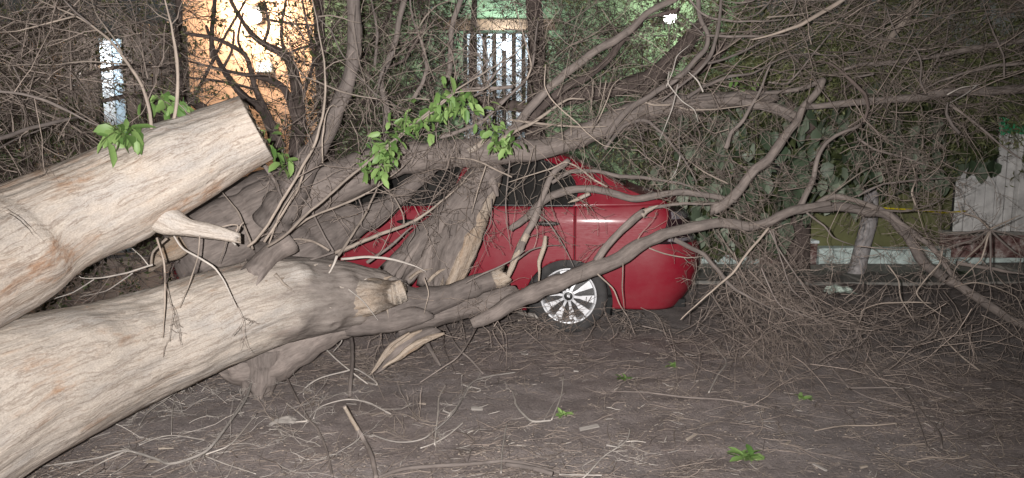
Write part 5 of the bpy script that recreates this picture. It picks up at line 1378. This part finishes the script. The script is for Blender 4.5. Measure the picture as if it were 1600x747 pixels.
stick('L', [(218,515),(350,495),(480,492),(602,490)], (8,9), (.02,.02), 'tanbark', 'thin straight twig lying alone, lower right')
stick('L', [(500,593),(620,680),(740,752)], (9,11), (.02,.02), 'tanbark', 'slanting twig at the bottom edge, lower right', side=[([(650,655),(760,645),(880,650),(942,638)], (8,8)), ([(880,645),(880,600),(840,565)], (6,5))], n_tw=8)
stick('L', [(775,-10),(820,100),(900,190),(990,262)], (8,10), (.30,.02), 'tanbark', 'thin twig drooping onto the dark ground at far right')
stick('L', [(565,602),(620,583),(735,582)], (7,8), (.02,.02), 'tanbark', 'short bent twig lying above the slanting twig, lower right')
stick('L', [(150,440),(300,455),(345,455),(400,430)], (7,8), (.02,.04), 'bark', 'thin dark twig with turned up end, right of the pale green sprig')
stick('L', [(-10,405),(60,410),(160,470),(220,510)], (9,7), (.02,.02), 'bark', 'thin grey twig lying left of the straight lone twig')
# chips of wood
def chip(px, py, l, w_, lab, mat='palebark', grp=None, rz=None):
    p = G(px, py); o = Boxes().box(-l / 2, l / 2, -w_ / 2, w_ / 2, 0, w_ * .5, jit=w_ * .22).build('wood_chip', M[mat], None, w_ * .1)
    o.location = (p[0], p[1], .02 + gz(p[0], p[1])[0]); o.rotation_euler = (random.uniform(-.2, .2), random.uniform(-.2, .2), random.uniform(-1.2, 1.2) if rz is None else rz)
    return tag(o, lab, 'wood chip', grp)
c = G(446, 668); tag(crumple('bark_flake', (c[0], c[1], .02), .06, .035, .05, M['palebark'], 8), 'crumpled pale flake of bark on the dirt, lower left', 'bark flake')
chip(745, 648, .06, .025, 'blocky pale wood chip lying in the middle of the dirt', rz=.1)
chip(920, 676, .10, .025, 'long flat pale wood chip right of the white curved twig', rz=.1)
for (px, py) in [(800, 515), (812, 505), (838, 520), (785, 525), (760, 540), (660, 640), (700, 655), (590, 655), (1010, 560), (1035, 563), (870, 560), (900, 590), (820, 560), (480, 617), (240, 728), (260, 708), (150, 712), (550, 638), (730, 610), (1080, 690), (1230, 700), (1280, 735), (1350, 735), (1400, 570), (960, 705)]:
    chip(px, py, random.uniform(.03, .08), random.uniform(.008, .018), 'small pale wood chip scattered on the dirt', random.choice(['palebark', 'splint', 'tanbark']), 'wood chips scattered on the dirt')
stick('K', [(-70, -75), (-20, -50), (40, -20), (125, 5)], (14, 26, 34), (.05, .05), 'palebark', 'pale splintered stick lying before the rear wheel')

# fine litter of broken twigs and crumbs
def litter(n, x0, x1, y0, y1, lmin, lmax, rmin, rmax, mat, name, curl=.25, bias=None):
    px = RNG.uniform(x0, x1, n); py = y0 + (y1 - y0) * RNG.random(n) ** .9
    s = np.array([G(a, b) for a, b in zip(px, py)])
    den = fbm(np.c_[s[:, :2] * 1.3, np.zeros(n)], 21, 3)
    ok = RNG.random(n) < np.clip(.55 + den * 1.4, .08, 1); s = s[ok]; n = len(s)
    ln = lmin + (lmax - lmin) * RNG.random(n) ** 2.5
    yaw = RNG.normal(0, 1.0, n) + .1
    d = np.stack([np.cos(yaw), np.sin(yaw), RNG.normal(0, .10, n)], 1)
    Pn = grow(s, d, ln, 4, curl, 0.0)
    Pn[..., 2] = gz(Pn[..., 0].ravel(), Pn[..., 1].ravel()).reshape(n, 4) + np.abs(Pn[..., 2] * .25) + .003 + RNG.random((n, 1)) * .006
    r = RNG.uniform(rmin, rmax, n) * (.6 + ln / lmax); Rn = r[:, None] * np.array([[.7, 1, .9, .4]])
    V, F, g, ti, _ = tubes(Pn, Rn, 3, False)
    return tag(mesh_np(name, V, F, M[mat], None, grain=g, tint=RNG.uniform(0, 1, n)[ti], kind='stuff'), 'fine broken twigs littering the dirt' if mat == 'twig' else 'small crumbs of bark and earth on the dirt' if mat == 'tanbark' else 'pale crumbs and slivers of wood littering the dirt', 'litter')
litter(8000, -40, 1660, 500, 760, .02, .26, .0008, .0022, 'twig', 'twig_litter')
litter(2800, -40, 1660, 505, 760, .006, .08, .0008, .0024, 'palebark', 'wood_litter', .12)
litter(3000, -40, 1660, 505, 760, .006, .08, .0008, .0022, 'tanbark', 'bark_litter', .12)
litter(9000, -40, 1660, 540, 760, .003, .016, .0012, .0042, 'tanbark', 'dirt_crumbs', .1)
litter(5000, 300, 1660, 480, 600, .02, .22, .0010, .0026, 'twig', 'twig_litter', .3)
def ground_twigs(box, n, ln, r, mat, hmax=.06, per=(5, 3)):
    px = RNG.uniform(box[0], box[2], n); py = RNG.uniform(box[1], box[3], n)
    s = np.array([G(a, b) for a, b in zip(px, py)]); s[:, 2] = RNG.uniform(.01, hmax, n)
    yaw = RNG.uniform(0, 6.28, n); d = np.stack([np.cos(yaw), np.sin(yaw), RNG.normal(.02, .12, n)], 1)
    bs = spray(s, d, RNG.uniform(.5, 1.4, n) * ln, RNG.uniform(.5, 1.1, n) * r, .2, .03, per, 3, True, (.5, .5), .7, .0007)
    for Pn, Rn, S in bs:
        k = Pn.shape; Pn[..., 2] = np.maximum(Pn[..., 2], gz(Pn[..., 0].ravel(), Pn[..., 1].ravel()).reshape(k[:2]) + .004)
    tag(twig_mesh('twig_litter', bs, M[mat], None), 'nets of fine dead twigs lying on the dirt', 'litter')
ground_twigs((120, 590, 560, 740), 42, .38, .0022, 'palebark')
ground_twigs((330, 560, 700, 700), 34, .34, .0022, 'tanbark')
ground_twigs((820, 520, 1300, 640), 24, .40, .0022, 'twig', .05)
ground_twigs((1150, 500, 1640, 700), 30, .50, .0024, 'twig', .08)
ground_twigs((620, 600, 1600, 745), 40, .22, .0016, 'tanbark', .03)
